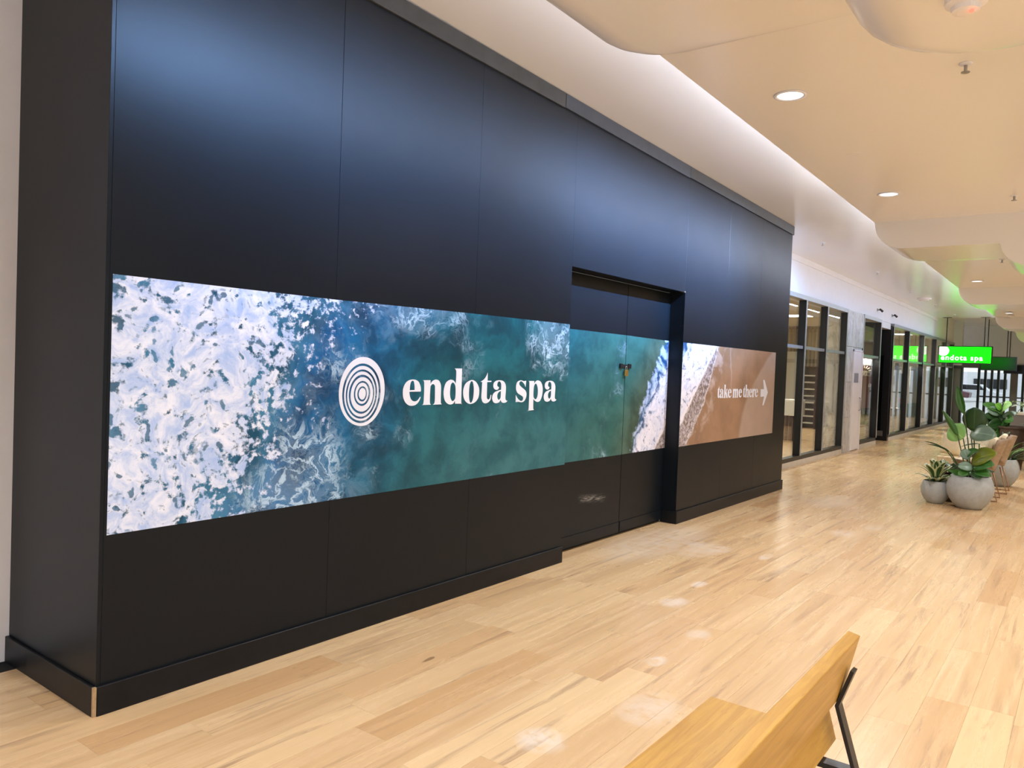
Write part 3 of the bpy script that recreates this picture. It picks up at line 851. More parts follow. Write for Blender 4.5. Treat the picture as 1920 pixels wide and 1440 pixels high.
tag(obj('door_sign', MB().box(SX + 0.0905, SX + 0.096, 17.36, 17.72, 1.46, 1.66), plain('grey_sign', srgb(150, 150, 162), 0.5), bevel=0.002), 'small blank grey plate on the white service door in the marble pillar', 'sign')

# recessed shop entrance
struct(obj('wall_left.004', MB().box(SX - 1.08, SX - 1.0, 19.85, 21.23, 0, 2.955), M_FRAME))
struct(obj('wall_left.005', MB().box(SX - 1.0, SX + 0.05, 21.15, 21.23, 0, 2.90), M_FRAME))
struct(obj('wall_left.006', MB().box(SX - 1.0, SX - 0.06, 19.86, 19.92, 0, 2.90), M_FRAME))
struct(obj('trim_2', MB().box(SX - 1.0, SX + 0.02, 19.91, 21.15, 2.80, 2.95), M_CEIL))
e1 = bpy.data.objects.new('door_2', None); COL.objects.link(e1); e1['kind'] = 'structure'; e1.location = (SX - 0.6, 21.1, 0)
obj('door_glass', MB().box(SX - 0.95, SX - 0.10, 21.12, 21.145, 0.25, 2.15), M_SCREEN, e1)
obj('bottom_rail', MB().box(SX - 0.97, SX - 0.05, 21.10, 21.149, 0.12, 0.25), M_GREY, e1)
obj('pull_bar', MB().tube([(SX - 0.2, 21.07, 0.35), (SX - 0.2, 21.07, 1.95)], 0.016), M_CHROME, e1)

# shop interiors
struct(obj('wall_back', MB().box(-8.3, -8.2, 10.0, 32.0, 0, 3.6), M_INT))
struct(obj('wall_back.001', MB().box(-8.2, -4.65, 10.72, 10.8, 0, 3.6), M_INT))
struct(obj('wall_back.002', MB().box(-8.2, -5.3, 24.0, 24.2, 0, 3.6), M_INT))
struct(obj('ceiling.004', MB().box(-8.2, -4.5, 10.8, 32.0, 3.05, 3.15), M_INT))
struct(obj('floor.001', MB().box(-8.2, -4.13, 10.8, 32.0, -0.003, 0.001), oak('interior_floor_oak', srgb(196, 164, 122), srgb(176, 144, 102))))
PL_AT = ['nearest the hoarding', 'over the counter', 'before the slatted screen', 'behind the recessed entrance', 'behind the far shop drapes']
for (yy, xx) in ((12.8, -6.0), (16.0, -6.2), (19.6, -5.9), (24.0, -5.0), (28.0, -5.0)):
    pt = thing('ceiling_panel_light', 'flat white panel light in the shop ceiling behind the glass, ' + PL_AT.pop(0), 'ceiling light', (xx, yy, 3.045), 'panel lights inside the shops')
    obj('diffuser', MB().box(xx - 0.28, xx + 0.28, yy - 0.28, yy + 0.28, 3.036, 3.046), emit('panel_glow', (0.85, 0.93, 1, 1), 3.0) if 'panel_glow' not in bpy.data.materials else bpy.data.materials['panel_glow'], pt)
    area('panel_lamp', (xx, yy, 3.03), Euler((0, 0, 0)), 0.6, 0.6, 70 if yy < 22 else 120, (1, 0.94, 0.82), pt)
# fittings seen through the first shop window
IY = 23.9
def ix(px): return on_y(px, 740, IY).x
def iz(py, px=1520): return max(0.0, on_y(px, py, IY).z)
ss = thing('slatted_screen', 'tall screen of upright timber slats on the end wall inside the first shop', 'screen', (ix(1510), IY, 0))
obj('rail', MB().box(ix(1470), ix(1543), IY + 0.03, IY + 0.08, 2.97, 3.03), M_TAN, ss)
xv = ix(1470)
while xv < ix(1543):
    obj('slat', MB().box(xv, xv + 0.04, IY - 0.02, IY + 0.03, 0.0, 3.03), M_TAN, ss)
    xv += 0.115
ctr = thing('shop_counter', 'white fronted counter with a slatted timber base behind the first shop window', 'counter', (-5.9, 19.0, 0))
cx0, cx1 = on_y(1462, 780, 18.6).x, on_y(1490, 780, 18.6).x
obj('front_panel', MB().box(cx0, cx1, 18.6, 19.4, 0.60, 0.98), M_INTW, ctr, bevel=0.006)
xv = cx0 + 0.03
while xv < cx1 - 0.04:
    obj('slat', MB().box(xv, xv + 0.05, 18.68, 18.72, 0, 0.60), M_MAROON, ctr); xv += 0.085
obj('base', MB().box(cx0 + 0.02, cx1 - 0.02, 18.72, 19.3, 0, 0.60), M_TAN, ctr)
pn = thing('wall_panel', 'pale green panel standing against the slats inside the first shop', 'panel', (ix(1485), IY - 0.1, 0))
obj('board', MB().box(ix(1475), ix(1492), IY - 0.12, IY - 0.06, 0, iz(660)), M_INTW, pn)
po = thing('cream_post', 'cream square post beside the slats inside the first shop', 'post', (ix(1504), IY - 0.2, 0))
obj('shaft', MB().box(ix(1499), ix(1509), IY - 0.3, IY - 0.1, 0.3, 3.04), M_INTW, po)
obj('plinth', MB().box(ix(1498), ix(1510), IY - 0.32, IY - 0.08, 0, 0.3), M_GREY, po)
cab = thing('display_cabinet', 'dark framed cabinet with pale shelves inside the first shop', 'cabinet', (ix(1525), IY - 0.3, 0))
ct = iz(690)
obj('frame', MB().box(ix(1512), ix(1515), IY - 0.45, IY - 0.1, 0, ct).box(ix(1535), ix(1538), IY - 0.45, IY - 0.1, 0, ct).box(ix(1512), ix(1538), IY - 0.45, IY - 0.1, ct, ct + 0.04).box(ix(1515), ix(1535), IY - 0.14, IY - 0.1, 0, ct), M_MAROON, cab)
for k in range(8):
    obj('shelf', MB().box(ix(1515), ix(1535), IY - 0.43, IY - 0.15, 0.15 + k * 0.2, 0.19 + k * 0.2), M_INTW, cab)
pn2 = thing('wall_panel.001', 'grey blue panel with a pale edge inside the first shop, right of the slats', 'panel', (ix(1556), IY - 0.1, 0))
obj('board', MB().box(ix(1545), ix(1566), IY - 0.12, IY - 0.06, 0.02, iz(665)), plain('grey_blue_panel', srgb(150, 162, 164), 0.4), pn2)
obj('edge_strip', MB().box(ix(1567), ix(1574), IY - 0.16, IY - 0.06, 0.02, iz(665)), M_CREAMT, pn2)

# second shop: brown banner with reversed lettering, a board standing in for a sign mirrored in the glass, display table
WX = SX - 0.075
def sy(px, x=WX): return on_x(px, 745, x).y
def sz(py, px=1625, x=WX): return on_x(px, py, x).z
bn = thing('window_banner', 'brown banner with cream sunburst and back to front lettering, built as a board for a sign reflected in the narrow window', 'banner', (WX, sy(1622), 0.9))
obj('cloth', MB().box(WX - 0.006, WX, sy(1605), 19.83, sz(765), sz(684)), M_BROWN, bn)  # brown face of the board that stands in for the reflection
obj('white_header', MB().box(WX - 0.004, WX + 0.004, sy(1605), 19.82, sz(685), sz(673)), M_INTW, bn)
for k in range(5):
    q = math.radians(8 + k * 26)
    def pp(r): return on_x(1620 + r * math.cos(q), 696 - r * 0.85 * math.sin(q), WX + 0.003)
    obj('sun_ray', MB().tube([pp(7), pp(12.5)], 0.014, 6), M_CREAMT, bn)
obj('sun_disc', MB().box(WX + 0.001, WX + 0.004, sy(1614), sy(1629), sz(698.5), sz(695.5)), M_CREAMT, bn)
def text_mesh(name, txt, size, M, m, parent, ext=0.002, bold=0.0, spacing=1.0):
    cu = bpy.data.curves.new(name, 'FONT'); cu.body = txt; cu.size = size; cu.extrude = ext; cu.offset = bold; cu.space_character = spacing
    tmp = bpy.data.objects.new('tmp_text', cu); COL.objects.link(tmp)
    dg = bpy.context.evaluated_depsgraph_get(); dg.update()
    me = bpy.data.meshes.new_from_object(tmp.evaluated_get(dg)); bpy.data.objects.remove(tmp)
    me.transform(M)
    # one object per letter: the loose pieces of the text
    vs = [v.co.copy() for v in me.vertices]; own = list(range(len(vs)))
    def find(i):
        while own[i] != i: own[i] = own[own[i]]; i = own[i]
        return i
    for p in me.polygons:
        r0 = find(p.vertices[0])
        for v in p.vertices[1:]: own[find(v)] = r0
    keyed = {}
    for i, v in enumerate(vs): keyed.setdefault(tuple(round(c_, 5) for c_ in v), []).append(i)
    for l in keyed.values():
        for i in l[1:]: own[find(i)] = find(l[0])
    parts = {}
    for p in me.polygons: parts.setdefault(find(p.vertices[0]), []).append(tuple(p.vertices))
    for fs in parts.values():
        ids = sorted({i for f in fs for i in f}); mp = {i: k for k, i in enumerate(ids)}
        m2 = bpy.data.meshes.new(name); m2.from_pydata([tuple(vs[i]) for i in ids], [], [tuple(mp[i] for i in f) for f in fs])
        m2.materials.append(m)
        o = bpy.data.objects.new(name, m2); COL.objects.link(o); o.parent = parent
        o.matrix_parent_inverse = Matrix.Translation(parent.location).inverted()
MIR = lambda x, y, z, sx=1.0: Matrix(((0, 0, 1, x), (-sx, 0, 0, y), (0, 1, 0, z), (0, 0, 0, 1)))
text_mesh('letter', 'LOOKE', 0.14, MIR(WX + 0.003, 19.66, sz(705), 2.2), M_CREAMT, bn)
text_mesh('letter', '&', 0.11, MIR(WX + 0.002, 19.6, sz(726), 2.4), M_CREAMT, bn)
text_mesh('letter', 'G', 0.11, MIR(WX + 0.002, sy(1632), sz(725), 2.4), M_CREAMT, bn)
bx_ = thing('window_box', 'pale timber box standing at the foot of the narrow window', 'box', (WX - 0.15, sy(1618), 0))
obj('crate', MB().box(WX - 0.35, WX - 0.02, sy(1603), sy(1628), 0, sz(800)), M_PALE, bx_, bevel=0.004)
obj('lid', MB().box(WX - 0.36, WX - 0.012, sy(1602.5), sy(1628.5), sz(800), sz(797)), M_TAN, bx_)
dl_ = thing('added_strip_light', 'added slim strip light under the transom to brighten the brown window banner', 'strip light', (SX - 0.03, 18.95, 2.03))
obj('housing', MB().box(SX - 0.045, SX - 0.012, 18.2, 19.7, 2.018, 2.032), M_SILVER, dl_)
area('added_fill_lamp', (SX - 0.028, 18.95, 2.012), Euler((0, math.radians(28), 0)), 0.02, 1.4, 9.0, (1.0, 0.95, 0.88), dl_)  # added lamp to brighten the board; no such fitting is seen
gp = thing('window_plant', 'green leafy plant standing behind the narrow shop window', 'plant', (WX - 0.12, sy(1632), 0))
obj('pot', MB().lathe([(0.07, 0), (0.10, 0.42), (0.085, 0.42), (0.08, 0.38)], WX - 0.12, sy(1632), 20), M_DARKPOT, gp)
# third shop: drapes and display pieces just behind the glass
TX = SX - 0.12
def ty(px, x=TX): return on_x(px, 745, x).y
def tz(py, px=1710, x=TX): return max(0.0, on_x(px, py, x).z)
def drape(lab, pa, pb, ztop, gather, m=None, z0=0.02):
    y0, y1 = ty(pa), ty(pb); n = 16
    rows = []
    for (z, k) in ((z0, gather), ((z0 + ztop) * 0.5, gather * 0.7), (ztop, 0.0)):
        rows.append([(TX + 0.03 * math.sin(j * 1.9), y0 + (y1 - y0) * (j / n) * (1 - k), z) for j in range(n + 1)])
    mb = MB(); mb.add([p for r in rows for p in r], [(r * (n + 1) + j, r * (n + 1) + j + 1, (r + 1) * (n + 1) + j + 1, (r + 1) * (n + 1) + j) for r in range(2) for j in range(n)])
    o = obj('curtain', mb, m or M_CURT, smooth=True)
    sm = o.modifiers.new('thickness', 'SOLIDIFY'); sm.thickness = 0.006
    return tag(o, lab, 'curtain', 'drapes in the far shop window')
drape('narrow white drape at the near end of the far shop window', 1675, 1684, 2.0, 0.75)
drape('wide white drape above the green box in the second bay of the far shop window', 1703.5, 1722, 1.95, 0.15, z0=0.02)
drape('cream drape gathered to a point in the third bay of the far shop window', 1735, 1746, 2.0, 0.6)
drape('white drape filling the fourth bay of the far shop window', 1750, 1757, 2.0, 0.1)
drape('pinkish drape at the end of the fourth bay of the far shop window', 1758, 1764, 2.0, 0.3, plain('pink_drape', srgb(206, 176, 160), 0.9))
TX2 = SX - 0.07
gb = tag(obj('sage_board', MB().box(TX2 - 0.02, TX2, ty(1727.5, TX2), ty(1745, TX2), 0.0, tz(790, 1735, TX2)), M_GREENP), 'low green board with a pale line standing at the foot of the far shop window', 'board')
obj('printed_line', MB().box(TX2 + 0.0005, TX2 + 0.002, ty(1735, TX2), ty(1743, TX2), 0.28, 0.32), M_WHITE, gb)
sb = thing('sage_box', 'muted green box on white legs in front of the wide white drape', 'box', (TX2, ty(1712, TX2), 0))
obj('box', MB().box(TX2 - 0.03, TX2, ty(1704, TX2), ty(1720, TX2), tz(781, 1712, TX2), tz(756, 1712, TX2)), plain('dusty_teal_panel', srgb(112, 142, 136), 0.6), sb, bevel=0.004)
for pxl in (1706, 1717): obj('leg', MB().box(TX2 - 0.025, TX2 - 0.005, ty(pxl, TX2), ty(pxl + 1.2, TX2), 0, tz(781, 1712, TX2)), M_INTW, sb)
st = thing('display_stand', 'timber display stand with a red cloth just inside the far shop window', 'stand', (-4.4, ty(1690), 0))
obj('stand_top', MB().box(-4.45, -4.17, ty(1679), ty(1697), tz(768, 1688), tz(765, 1688)), M_TAN, st)
obj('base', MB().box(-4.43, -4.19, ty(1680), ty(1696), 0, tz(768, 1688)), M_PALE, st)
obj('red_cloth', MB().prism([(ty(1683), tz(746, 1688)), (ty(1693), tz(746, 1688)), (ty(1688), tz(758, 1688))], 'x', -4.2, -4.185), M_REDT, st)
obj('back_board', MB().box(-4.24, -4.215, ty(1686), ty(1694.5), tz(765, 1688), tz(700, 1688)), plain('dark_green_board', srgb(44, 72, 52), 0.6), st)

# ------------------------------------------------------------------ green hanging sign
GY = 27.8
A = on_y(1761.5, 651, GY); B = on_y(1857.5, 681.5, GY)
gx0, gx1, gz0, gz1 = A.x, B.x, B.z + 0.005, A.z + 0.02
sg = thing('hanging_sign', 'glowing green light box sign hanging on two rods beside the far shop', 'sign', ((gx0 + gx1) / 2, GY, gz0))
M_GREEN = emit('green_glow', (0.0, 1.0, 0.0, 1), 2.8)
M_GW = emit('white_glow', (0.96, 1.0, 0.97, 1), 1.15)
obj('case', MB().box(gx0 - 0.03, gx1 + 0.03, GY + 0.003, GY + 0.14, gz0 - 0.03, gz1 + 0.03), M_FRAME, sg, bevel=0.006)
obj('light_face', MB().box(gx0, gx1, GY - 0.002, GY + 0.002, gz0, gz1), M_GREEN, sg)
obj('light_face', MB().box(gx0, gx1, GY + 0.141, GY + 0.145, gz0, gz1), M_GREEN, sg)
# white disc cut by the top left corner of the face
def to_sign(pts): return pts
R_ = 0.16
cxs, czs = gx0 + 0.115, gz1 - 0.13
disc = []
for k in range(48):
    q = 2 * PI * k / 48
    disc.append((min(max(cxs + R_ * math.cos(q), gx0), gx1), min(czs + R_ * math.sin(q), gz1)))
mb = MB(); mb.add([(a, GY - 0.005, b) for a, b in disc] + [(a, GY - 0.003, b) for a, b in disc], [tuple(range(48)), tuple(range(48, 96))] + [(k, (k + 1) % 48, 48 + (k + 1) % 48, 48 + k) for k in range(48)])
obj('light_disc', mb, M_GW, sg)
MS = Matrix(((1.0, 0, 0, gx0 + 0.05), (0, 0, -1, GY - 0.004), (0, 1, 0, gz0 + 0.075), (0, 0, 0, 1)))
text_mesh('letter', 'endota spa', 0.225, MS, M_GW, sg, 0.002, 0.005, 1.16)
for xx, yy in ((1776.5, 602), (1848, 601)):
    t_ = on_y(xx, yy, GY + 0.07)
    rd = obj('rod', MB().tube([(t_.x, GY + 0.07, gz1 + 0.03), (t_.x, GY + 0.07, soffit_z(GY) - 0.002)], 0.014), M_FRAME, sg)
    obj('rod_plate', MB().box(t_.x - 0.12, t_.x + 0.12, GY + 0.03, GY + 0.11, soffit_z(GY) - 0.012, soffit_z(GY)), M_FRAME, rd)

# dark screens hanging beyond
def dark_sign(lab, Y, ax, ay, bx, by, rods, ztop):
    a, b = on_y(ax, ay, Y), on_y(bx, by, Y)
    s = thing('hanging_screen', lab, 'screen', ((a.x + b.x) / 2, Y, b.z))
    obj('case', MB().box(a.x, b.x, Y, Y + 0.10, b.z, a.z), M_FRAME, s, bevel=0.006)
    obj('screen_face', MB().box(a.x + 0.03, b.x - 0.03, Y - 0.004, Y - 0.001, b.z + 0.03, a.z - 0.03), M_SCREEN, s)
    for r in rods:
        xr = on_y(r, ay, Y).x
        obj('rod', MB().tube([(xr, Y + 0.05, a.z), (xr, Y + 0.05, ztop)], 0.014), M_FRAME, s)
dark_sign('unlit dark hanging screen just beyond the glowing green sign', 32.0, 1838, 668, 1906, 696, (1851, 1893), 3.80)
dark_sign('black hanging sign farthest along the mall, beyond the unlit screen', 34.0, 1882, 684, 1936, 702, (1887,), 3.80)

# ------------------------------------------------------------------ end of the mall
gw = bpy.data.objects.new('wall_end', None); COL.objects.link(gw); gw['kind'] = 'structure'; gw.location = (-2, 35.8, 0)
obj('bulkhead', MB().box(-8.3, 6.4, 35.6, 36.0, 2.25, 3.85), M_WALL, gw)
obj('beam', MB().box(-8.3, 6.4, 35.5, 35.6, 2.12, 2.30), M_GREY, gw)
xq = -3.62
for k in range(20):
    wv = 0.085 if k < 8 else 0.07
    if k in (5, 17): wv = 0.24
    m_ = M_GREY if k in (5,) else (M_OUTB if k == 11 else M_FRAME)
    obj('fin', MB().box(xq, xq + wv, 35.55, 35.72, 0, 2.13), m_, gw)
    xq += wv + (0.135 if k < 8 else 0.12 if k < 14 else 0.17)
obj('glass_pane', MB().box(-4.0, -0.6, 35.76, 35.78, 0, 2.25), M_GLASS, gw)
obj('solid_wall', MB().box(-0.6, 6.4, 35.6, 35.8, 0, 2.25), M_WALL, gw)
obj('mid_rail', MB().box(-3.6, -0.6, 35.73, 35.76, 0.98, 1.03), M_FRAME, gw)
# grey folding panels at the left of the end
for (xa, xb, Y) in ((-4.35, -3.93, 33.2),):
    pnl = struct(obj('wall_end.001', MB().box(xa - 4, xb, Y, Y + 0.3, 0, 2.1), M_GREY))
    struct(obj('trim_3', MB().box(xb - 0.001, xb + 0.06, Y - 0.01, Y + 0.3, 0, 2.1), M_FRAME))
struct(obj('wall_end.002', MB().box(-8.3, -3.93, 33.2, 33.5, 2.1, 3.8), M_WALL))
struct(obj('trim_4', MB().box(-8.3, -3.9, 33.14, 33.2, 2.06, 2.16), M_FRAME))

# outside: paving, a pale building and parked cars
struct(obj('ground', MB().box(-60, 40, 36.2, 120, -0.3, -0.05), M_PAVE))
bl = thing('building', 'pale building across the car park beyond the glass end wall', 'building', (-8, 95, 0))
obj('wall', MB().box(-40, 20, 95, 100, -0.05, 2.6), M_OUTB, bl)
for k in range(8): obj('window', MB().box(-36 + k * 6.5, -33 + k * 6.5, 94.9, 95.0, 0.9, 1.9), M_SCREEN, bl)
def car(x, y, m, lab):
    cr = thing('car', lab, 'car', (x, y, 0), 'cars parked outside')
    z0 = -0.05
    prof = [(-2.1, 0.35), (2.1, 0.35), (2.15, 0.75), (1.3, 0.92), (0.7, 1.42), (-1.0, 1.45), (-1.8, 0.95), (-2.15, 0.85)]
    obj('body', MB().prism([(x + a, z0 + b) for a, b in prof], 'y', y - 0.85, y + 0.85), m, cr, bevel=0.06)
    obj('side_glass', MB().prism([(x + a, z0 + b) for a, b in [(-1.5, 0.97), (1.0, 0.97), (0.62, 1.34), (-0.95, 1.37)]], 'y', y - 0.862, y - 0.852), M_SCREEN, cr)
    for wx in (-1.35, 1.35):
        for wy in (-0.8, 0.8):
            o = obj('wheel', MB().lathe([(0.33, -0.1), (0.33, 0.1)], seg=20), M_TYRE, cr)
            o.matrix_world = Matrix.Translation((x + wx, y + wy, z0 + 0.33)) @ Matrix.Rotation(PI / 2, 4, 'X')
car(on_y(1762, 740, 70).x, 70, M_CARD, 'maroon car parked outside, left of the grey post')
car(on_y(1822, 740, 74).x, 74, M_CARW, 'white car parked outside behind the dark fins')

# ------------------------------------------------------------------ ceiling fittings
def downlight(y, x, z, lab, k=1.0):
    t_ = thing('recessed_downlight', lab, 'downlight', (x, y, z), 'recessed round downlights')
    obj('trim_ring', MB().lathe([(0.098, z - 0.0005), (0.098, z - 0.006), (0.080, z - 0.008), (0.078, z - 0.0005)], x, y, 40), M_WHITE, t_, smooth=True)
    obj('lens', MB().lathe([(0.077, z - 0.0008), (0.077, z - 0.003)], x, y, 40), M_LENS, t_)
    l = bpy.data.lights.new('down_lamp', 'SPOT'); l.energy = DOWN_W * 4 * k; l.color = WARM; l.spot_size = math.radians(150); l.spot_blend = 0.7; l.shadow_soft_size = 0.07
    o = bpy.data.objects.new('down_lamp', l); COL.objects.link(o); o.location = (x, y, z - 0.03)
    o.parent = t_; o.matrix_parent_inverse = Matrix.Translation(t_.location).inverted()
M_LENS = emit('lamp_lens', (0.92, 0.96, 1, 1), 2.2)
downlight(4.86, -1.575, oz(4.86), 'nearest recessed downlight, round and lit, above the hoarding doors')
downlight(7.85, -1.59, oz(7.85), 'second recessed downlight along, above the far end of the hoarding')
q = on_z(1832, 527, oz(15)); downlight(q.y, q.x, oz(q.y) if False else q.z, 'third recessed downlight along the mall, on the second ceiling step')
q = on_z(1892, 587, 3.2); downlight(q.y, q.x, q.z, 'farthest recessed downlight in view, on the third ceiling step')
downlight(31.6, -1.4, oz(31.6), 'added small recessed downlight brightening the far end, beyond the green hanging sign', 1.3)  # added to lift the dim far end; no lamp is seen there
for (y, x) in ((4.86, 1.3), (7.85, 1.3), (4.86, 4.2), (7.85, 4.2), (-1.2, -1.58), (-1.2, 1.3), (-3.9, 1.3), (13.4, 1.3), (13.4, 4.2), (20.5, 1.3), (26.5, 1.3)):
    downlight(y, x, oz(y), 'recessed round downlight out of the picture, farther along the ceiling', (2.4 if x > 4 else 0.32) if x > 1 and y < 12 else 1.0)
for (y, x) in ((1.4, 1.3), (1.4, 3.8), (11.2, 1.3)):
    downlight(y, x, oz(y), 'recessed round downlight out of the picture, beside a low ceiling beam', 0.55)
downlight(1.75, -1.4, oz(1.75), 'recessed round downlight overhead, just above the picture', 0.75)

def sprinkler(p, lab):
    t_ = thing('sprinkler_head', lab, 'sprinkler', p, 'fire sprinkler heads')
    x, y, z = p
    obj('escutcheon', MB().lathe([(0.035, z), (0.032, z - 0.006), (0.012, z - 0.010)], x, y, 20), M_WHITE, t_)
    obj('nozzle', MB().tube([(x, y, z - 0.008), (x, y, z - 0.045)], 0.009, 8), M_CHROME, t_)
    obj('deflector', MB().lathe([(0.022, z - 0.050), (0.022, z - 0.046)], x, y, 12), M_CHROME, t_)
def at_soffit(px, py):
    p = on_z(px, py, 3.59)
    for _ in range(4): p = on_z(px, py, soffit_z(p.y))
    return p
for i, (px, py) in enumerate([(1543, 455), (1645, 510), (1707, 545), (1754, 571), (1790, 590)]):
    sprinkler(at_soffit(px, py), ['sprinkler head nearest the hoarding, on the pale soffit above the shop windows', 'second sprinkler head along the soffit above the shop windows', 'third sprinkler head along the soffit', 'fourth sprinkler head along the soffit', 'last sprinkler head along the soffit before the green sign'][i])
p = on_z(1902, 366, oz(7.4)); sprinkler(p, 'sprinkler head on the flat ceiling raft right of the two near downlights')
p = on_z(1879, 486, oz(13.5)); sprinkler(p, 'small sprinkler head on the second raised raft, right of its downlight')
p = on_z(1811, 119, oz(5.0)); sprinkler(p, 'sprinkler head at the curved edge of the nearest low ceiling step')
def disc_fitting(name, lab, cat, p, r, h, red=False):
    x, y, z = p
    t_ = thing(name, lab, cat, p)
    obj('base', MB().lathe([(r, z), (r, z - h * 0.45), (r * 0.72, z - h * 0.6)], x, y, 28), M_WALL, t_, smooth=False)
    obj('sensor_cap', MB().lathe([(r * 0.70, z - h * 0.6), (r * 0.66, z - h * 0.9), (r * 0.4, z - h)], x, y, 28), M_WALL, t_)
    if red: obj('red_lamp', MB().lathe([(0.008, z - h), (0.006, z - h - 0.006)], x + r * 0.3, y - r * 0.2, 10), emit('red_led', (1, 0.05, 0.03, 1), 6), t_)
disc_fitting('smoke_detector', 'round white smoke detector with a red lamp on the nearest low ceiling step', 'smoke detector', on_z(1812, -6, oz(2.7) - 0.544), 0.06, 0.05, True)
disc_fitting('smoke_detector.001', 'white disc detector on the soffit over the marble pillar', 'smoke detector', at_soffit(1733, 559), 0.16, 0.07)
disc_fitting('smoke_detector.002', 'small detector beside the farthest downlight in view', 'smoke detector', on_z(1896, 591, 3.2), 0.07, 0.06)
p = on_z(1601, 289, oz(6)); cv = tag(obj('cover_plate', MB().lathe([(0.055, p.z), (0.053, p.z - 0.004)], p.x, p.y, 32), M_CEIL), 'flush round cover plate on the ceiling raft between the two near downlights', 'cover plate')
# small wall spotlights on the white bulkhead
for i, (px, py) in enumerate([(1645, 581), (1672.5, 591.5)]):
    p = on_x(px, py, SX + 0.02)
    t_ = thing('wall_spotlight', ['small grey spotlight on the white bulkhead, nearer the marble pillar', 'small grey spotlight on the white bulkhead, over the recessed entrance'][i], 'spotlight', p, 'spotlights on the bulkhead')
    obj('wall_plate', MB().box(p.x, p.x + 0.015, p.y - 0.04, p.y + 0.04, p.z - 0.03, p.z + 0.03), M_CHROME, t_)
    obj('arm', MB().tube([p + Vector((0.01, 0, 0)), p + Vector((0.08, 0, -0.01))], 0.010), M_FRAME, t_)
    obj('lamp_head', MB().tube([p + Vector((0.07, -0.05, 0.01)), p + Vector((0.10, 0.05, -0.03))], [0.020, 0.028], 12), M_FRAME, t_)

# ------------------------------------------------------------------ bench in the foreground
be = thing('timber_bench', 'oak bench with slanted board back and black steel frame in the near corner', 'bench', (-0.75, 1.7, 0))
BY0, BY1 = 0.55, 2.505
def board(name, poly, y0=BY0, y1=BY1): return obj(name, MB().prism(poly, 'y', y0, y1), M_OAK, be, bevel=0.003)
board('back_board', [(-0.560, 0.800), (-0.524, 0.793), (-0.570, 0.594), (-0.606, 0.601)])
board('back_board', [(-0.644, 0.588), (-0.616, 0.592), (-0.578, 0.456), (-0.606, 0.449)])
for k in range(3):
    a = -1.012 + k * 0.134
    board('seat_board', [(a, 0.405), (a + 0.1337, 0.405), (a + 0.1337, 0.440), (a, 0.440)], BY0, 2.575).modifiers.clear()
def flat(pts, y0, y1, wdt):
    """flat bar following (x, z) points"""
    L, R = [], []
    for i, p in enumerate(pts):
        d = Vector(pts[min(i + 1, len(pts) - 1)]) - Vector(pts[max(i - 1, 0)]); d = Vector((d[0], d[1])).normalized()
        n = Vector((-d[1], d[0])) * wdt / 2
        L.append((p[0] + n[0], p[1] + n[1])); R.append((p[0] - n[0], p[1] - n[1]))
    return MB().prism(L + R[::-1], 'y', y0, y1)
for yb in (2.44, 0.75):
    fr = obj('leg_frame', flat([(-0.528, 0.70), (-0.567, 0.585), (-0.505, 0.385), (-0.40, 0.012)], yb, yb + 0.042, 0.012), M_STEEL, be, bevel=0.001, segs=1)
    obj('cross_bar', MB().box(-0.98, -0.515, yb, yb + 0.042, 0.386, 0.402), M_STEEL, fr)
    obj('front_leg', flat([(-0.95, 0.39), (-1.01, 0.012)], yb, yb + 0.042, 0.012), M_STEEL, fr)
    obj('foot_bar', MB().box(-1.03, -0.385, yb, yb + 0.042, 0.0, 0.012), M_STEEL, fr)

# ------------------------------------------------------------------ planters and plants
def leaf(base, tip, width, bend=0.0, side=None, fold=0.25, shape='oval', n=8):
    """a leaf blade from base to tip; side is the sideways direction, bend the droop of its middle"""
    base, tip = Vector(base), Vector(tip)
    d = tip - base; L = d.length; d.normalize()
    s = Vector(side) if side is not None else d.cross(Vector((0, 0, 1)))
    if s.length < 1e-3: s = Vector((1, 0, 0))
    s = (s - d * s.dot(d)).normalized()
    nrm = s.cross(d).normalized()
    if nrm.z < 0: nrm = -nrm
    vs, uv = [], []
    for i in range(n + 1):
        t = i / n
        if shape == 'oval': wd = math.sin(PI * min(1, t * 0.96 + 0.03)) ** 0.6
        elif shape == 'lance': wd = (math.sin(PI * min(1, t ** 0.8 * 0.98 + 0.02))) ** 0.85
        elif shape == 'strap': wd = min(1, t * 5 + 0.3) * (1 - t ** 3) + 0.02
        else: wd = math.sin(PI * (t ** 0.62) * 0.99 + 0.01) ** 0.7
        c = base + d * (L * t) + nrm * (bend * L * 4 * t * (1 - t))
        for k in (-1, -0.5, 0, 0.5, 1):
            ww = k * wd * width / 2
            vs.append(c + s * ww + nrm * (abs(ww) * fold)); uv.append((k, t))
    fs = []
    for i in range(n):
        for k in range(4): fs.append((i * 5 + k, i * 5 + k + 1, (i + 1) * 5 + k + 1, (i + 1) * 5 + k))
    return vs, fs, uv
def leaf_obj(name, lf, m, parent, thick=0.0015):
    vs, fs, uv = lf
    me = bpy.data.meshes.new(name); me.from_pydata([tuple(v) for v in vs], [], fs)
    l = me.uv_layers.new(name='UVMap')
    for poly in me.polygons:
        poly.use_smooth = True
        for li in poly.loop_indices: l.data[li].uv = uv[me.loops[li].vertex_index]
    me.materials.append(m)
    o = bpy.data.objects.new(name, me); COL.objects.link(o)
    o.parent = parent; o.matrix_parent_inverse = Matrix.Translation(parent.location).inverted()
    sm = o.modifiers.new('thickness', 'SOLIDIFY'); sm.thickness = thick
    return o
def stem(parent, pts, r=0.006, name='stem', m=None):
    return obj(name, MB().tube(pts, r, 6), m or M_STEM, parent, smooth=True)
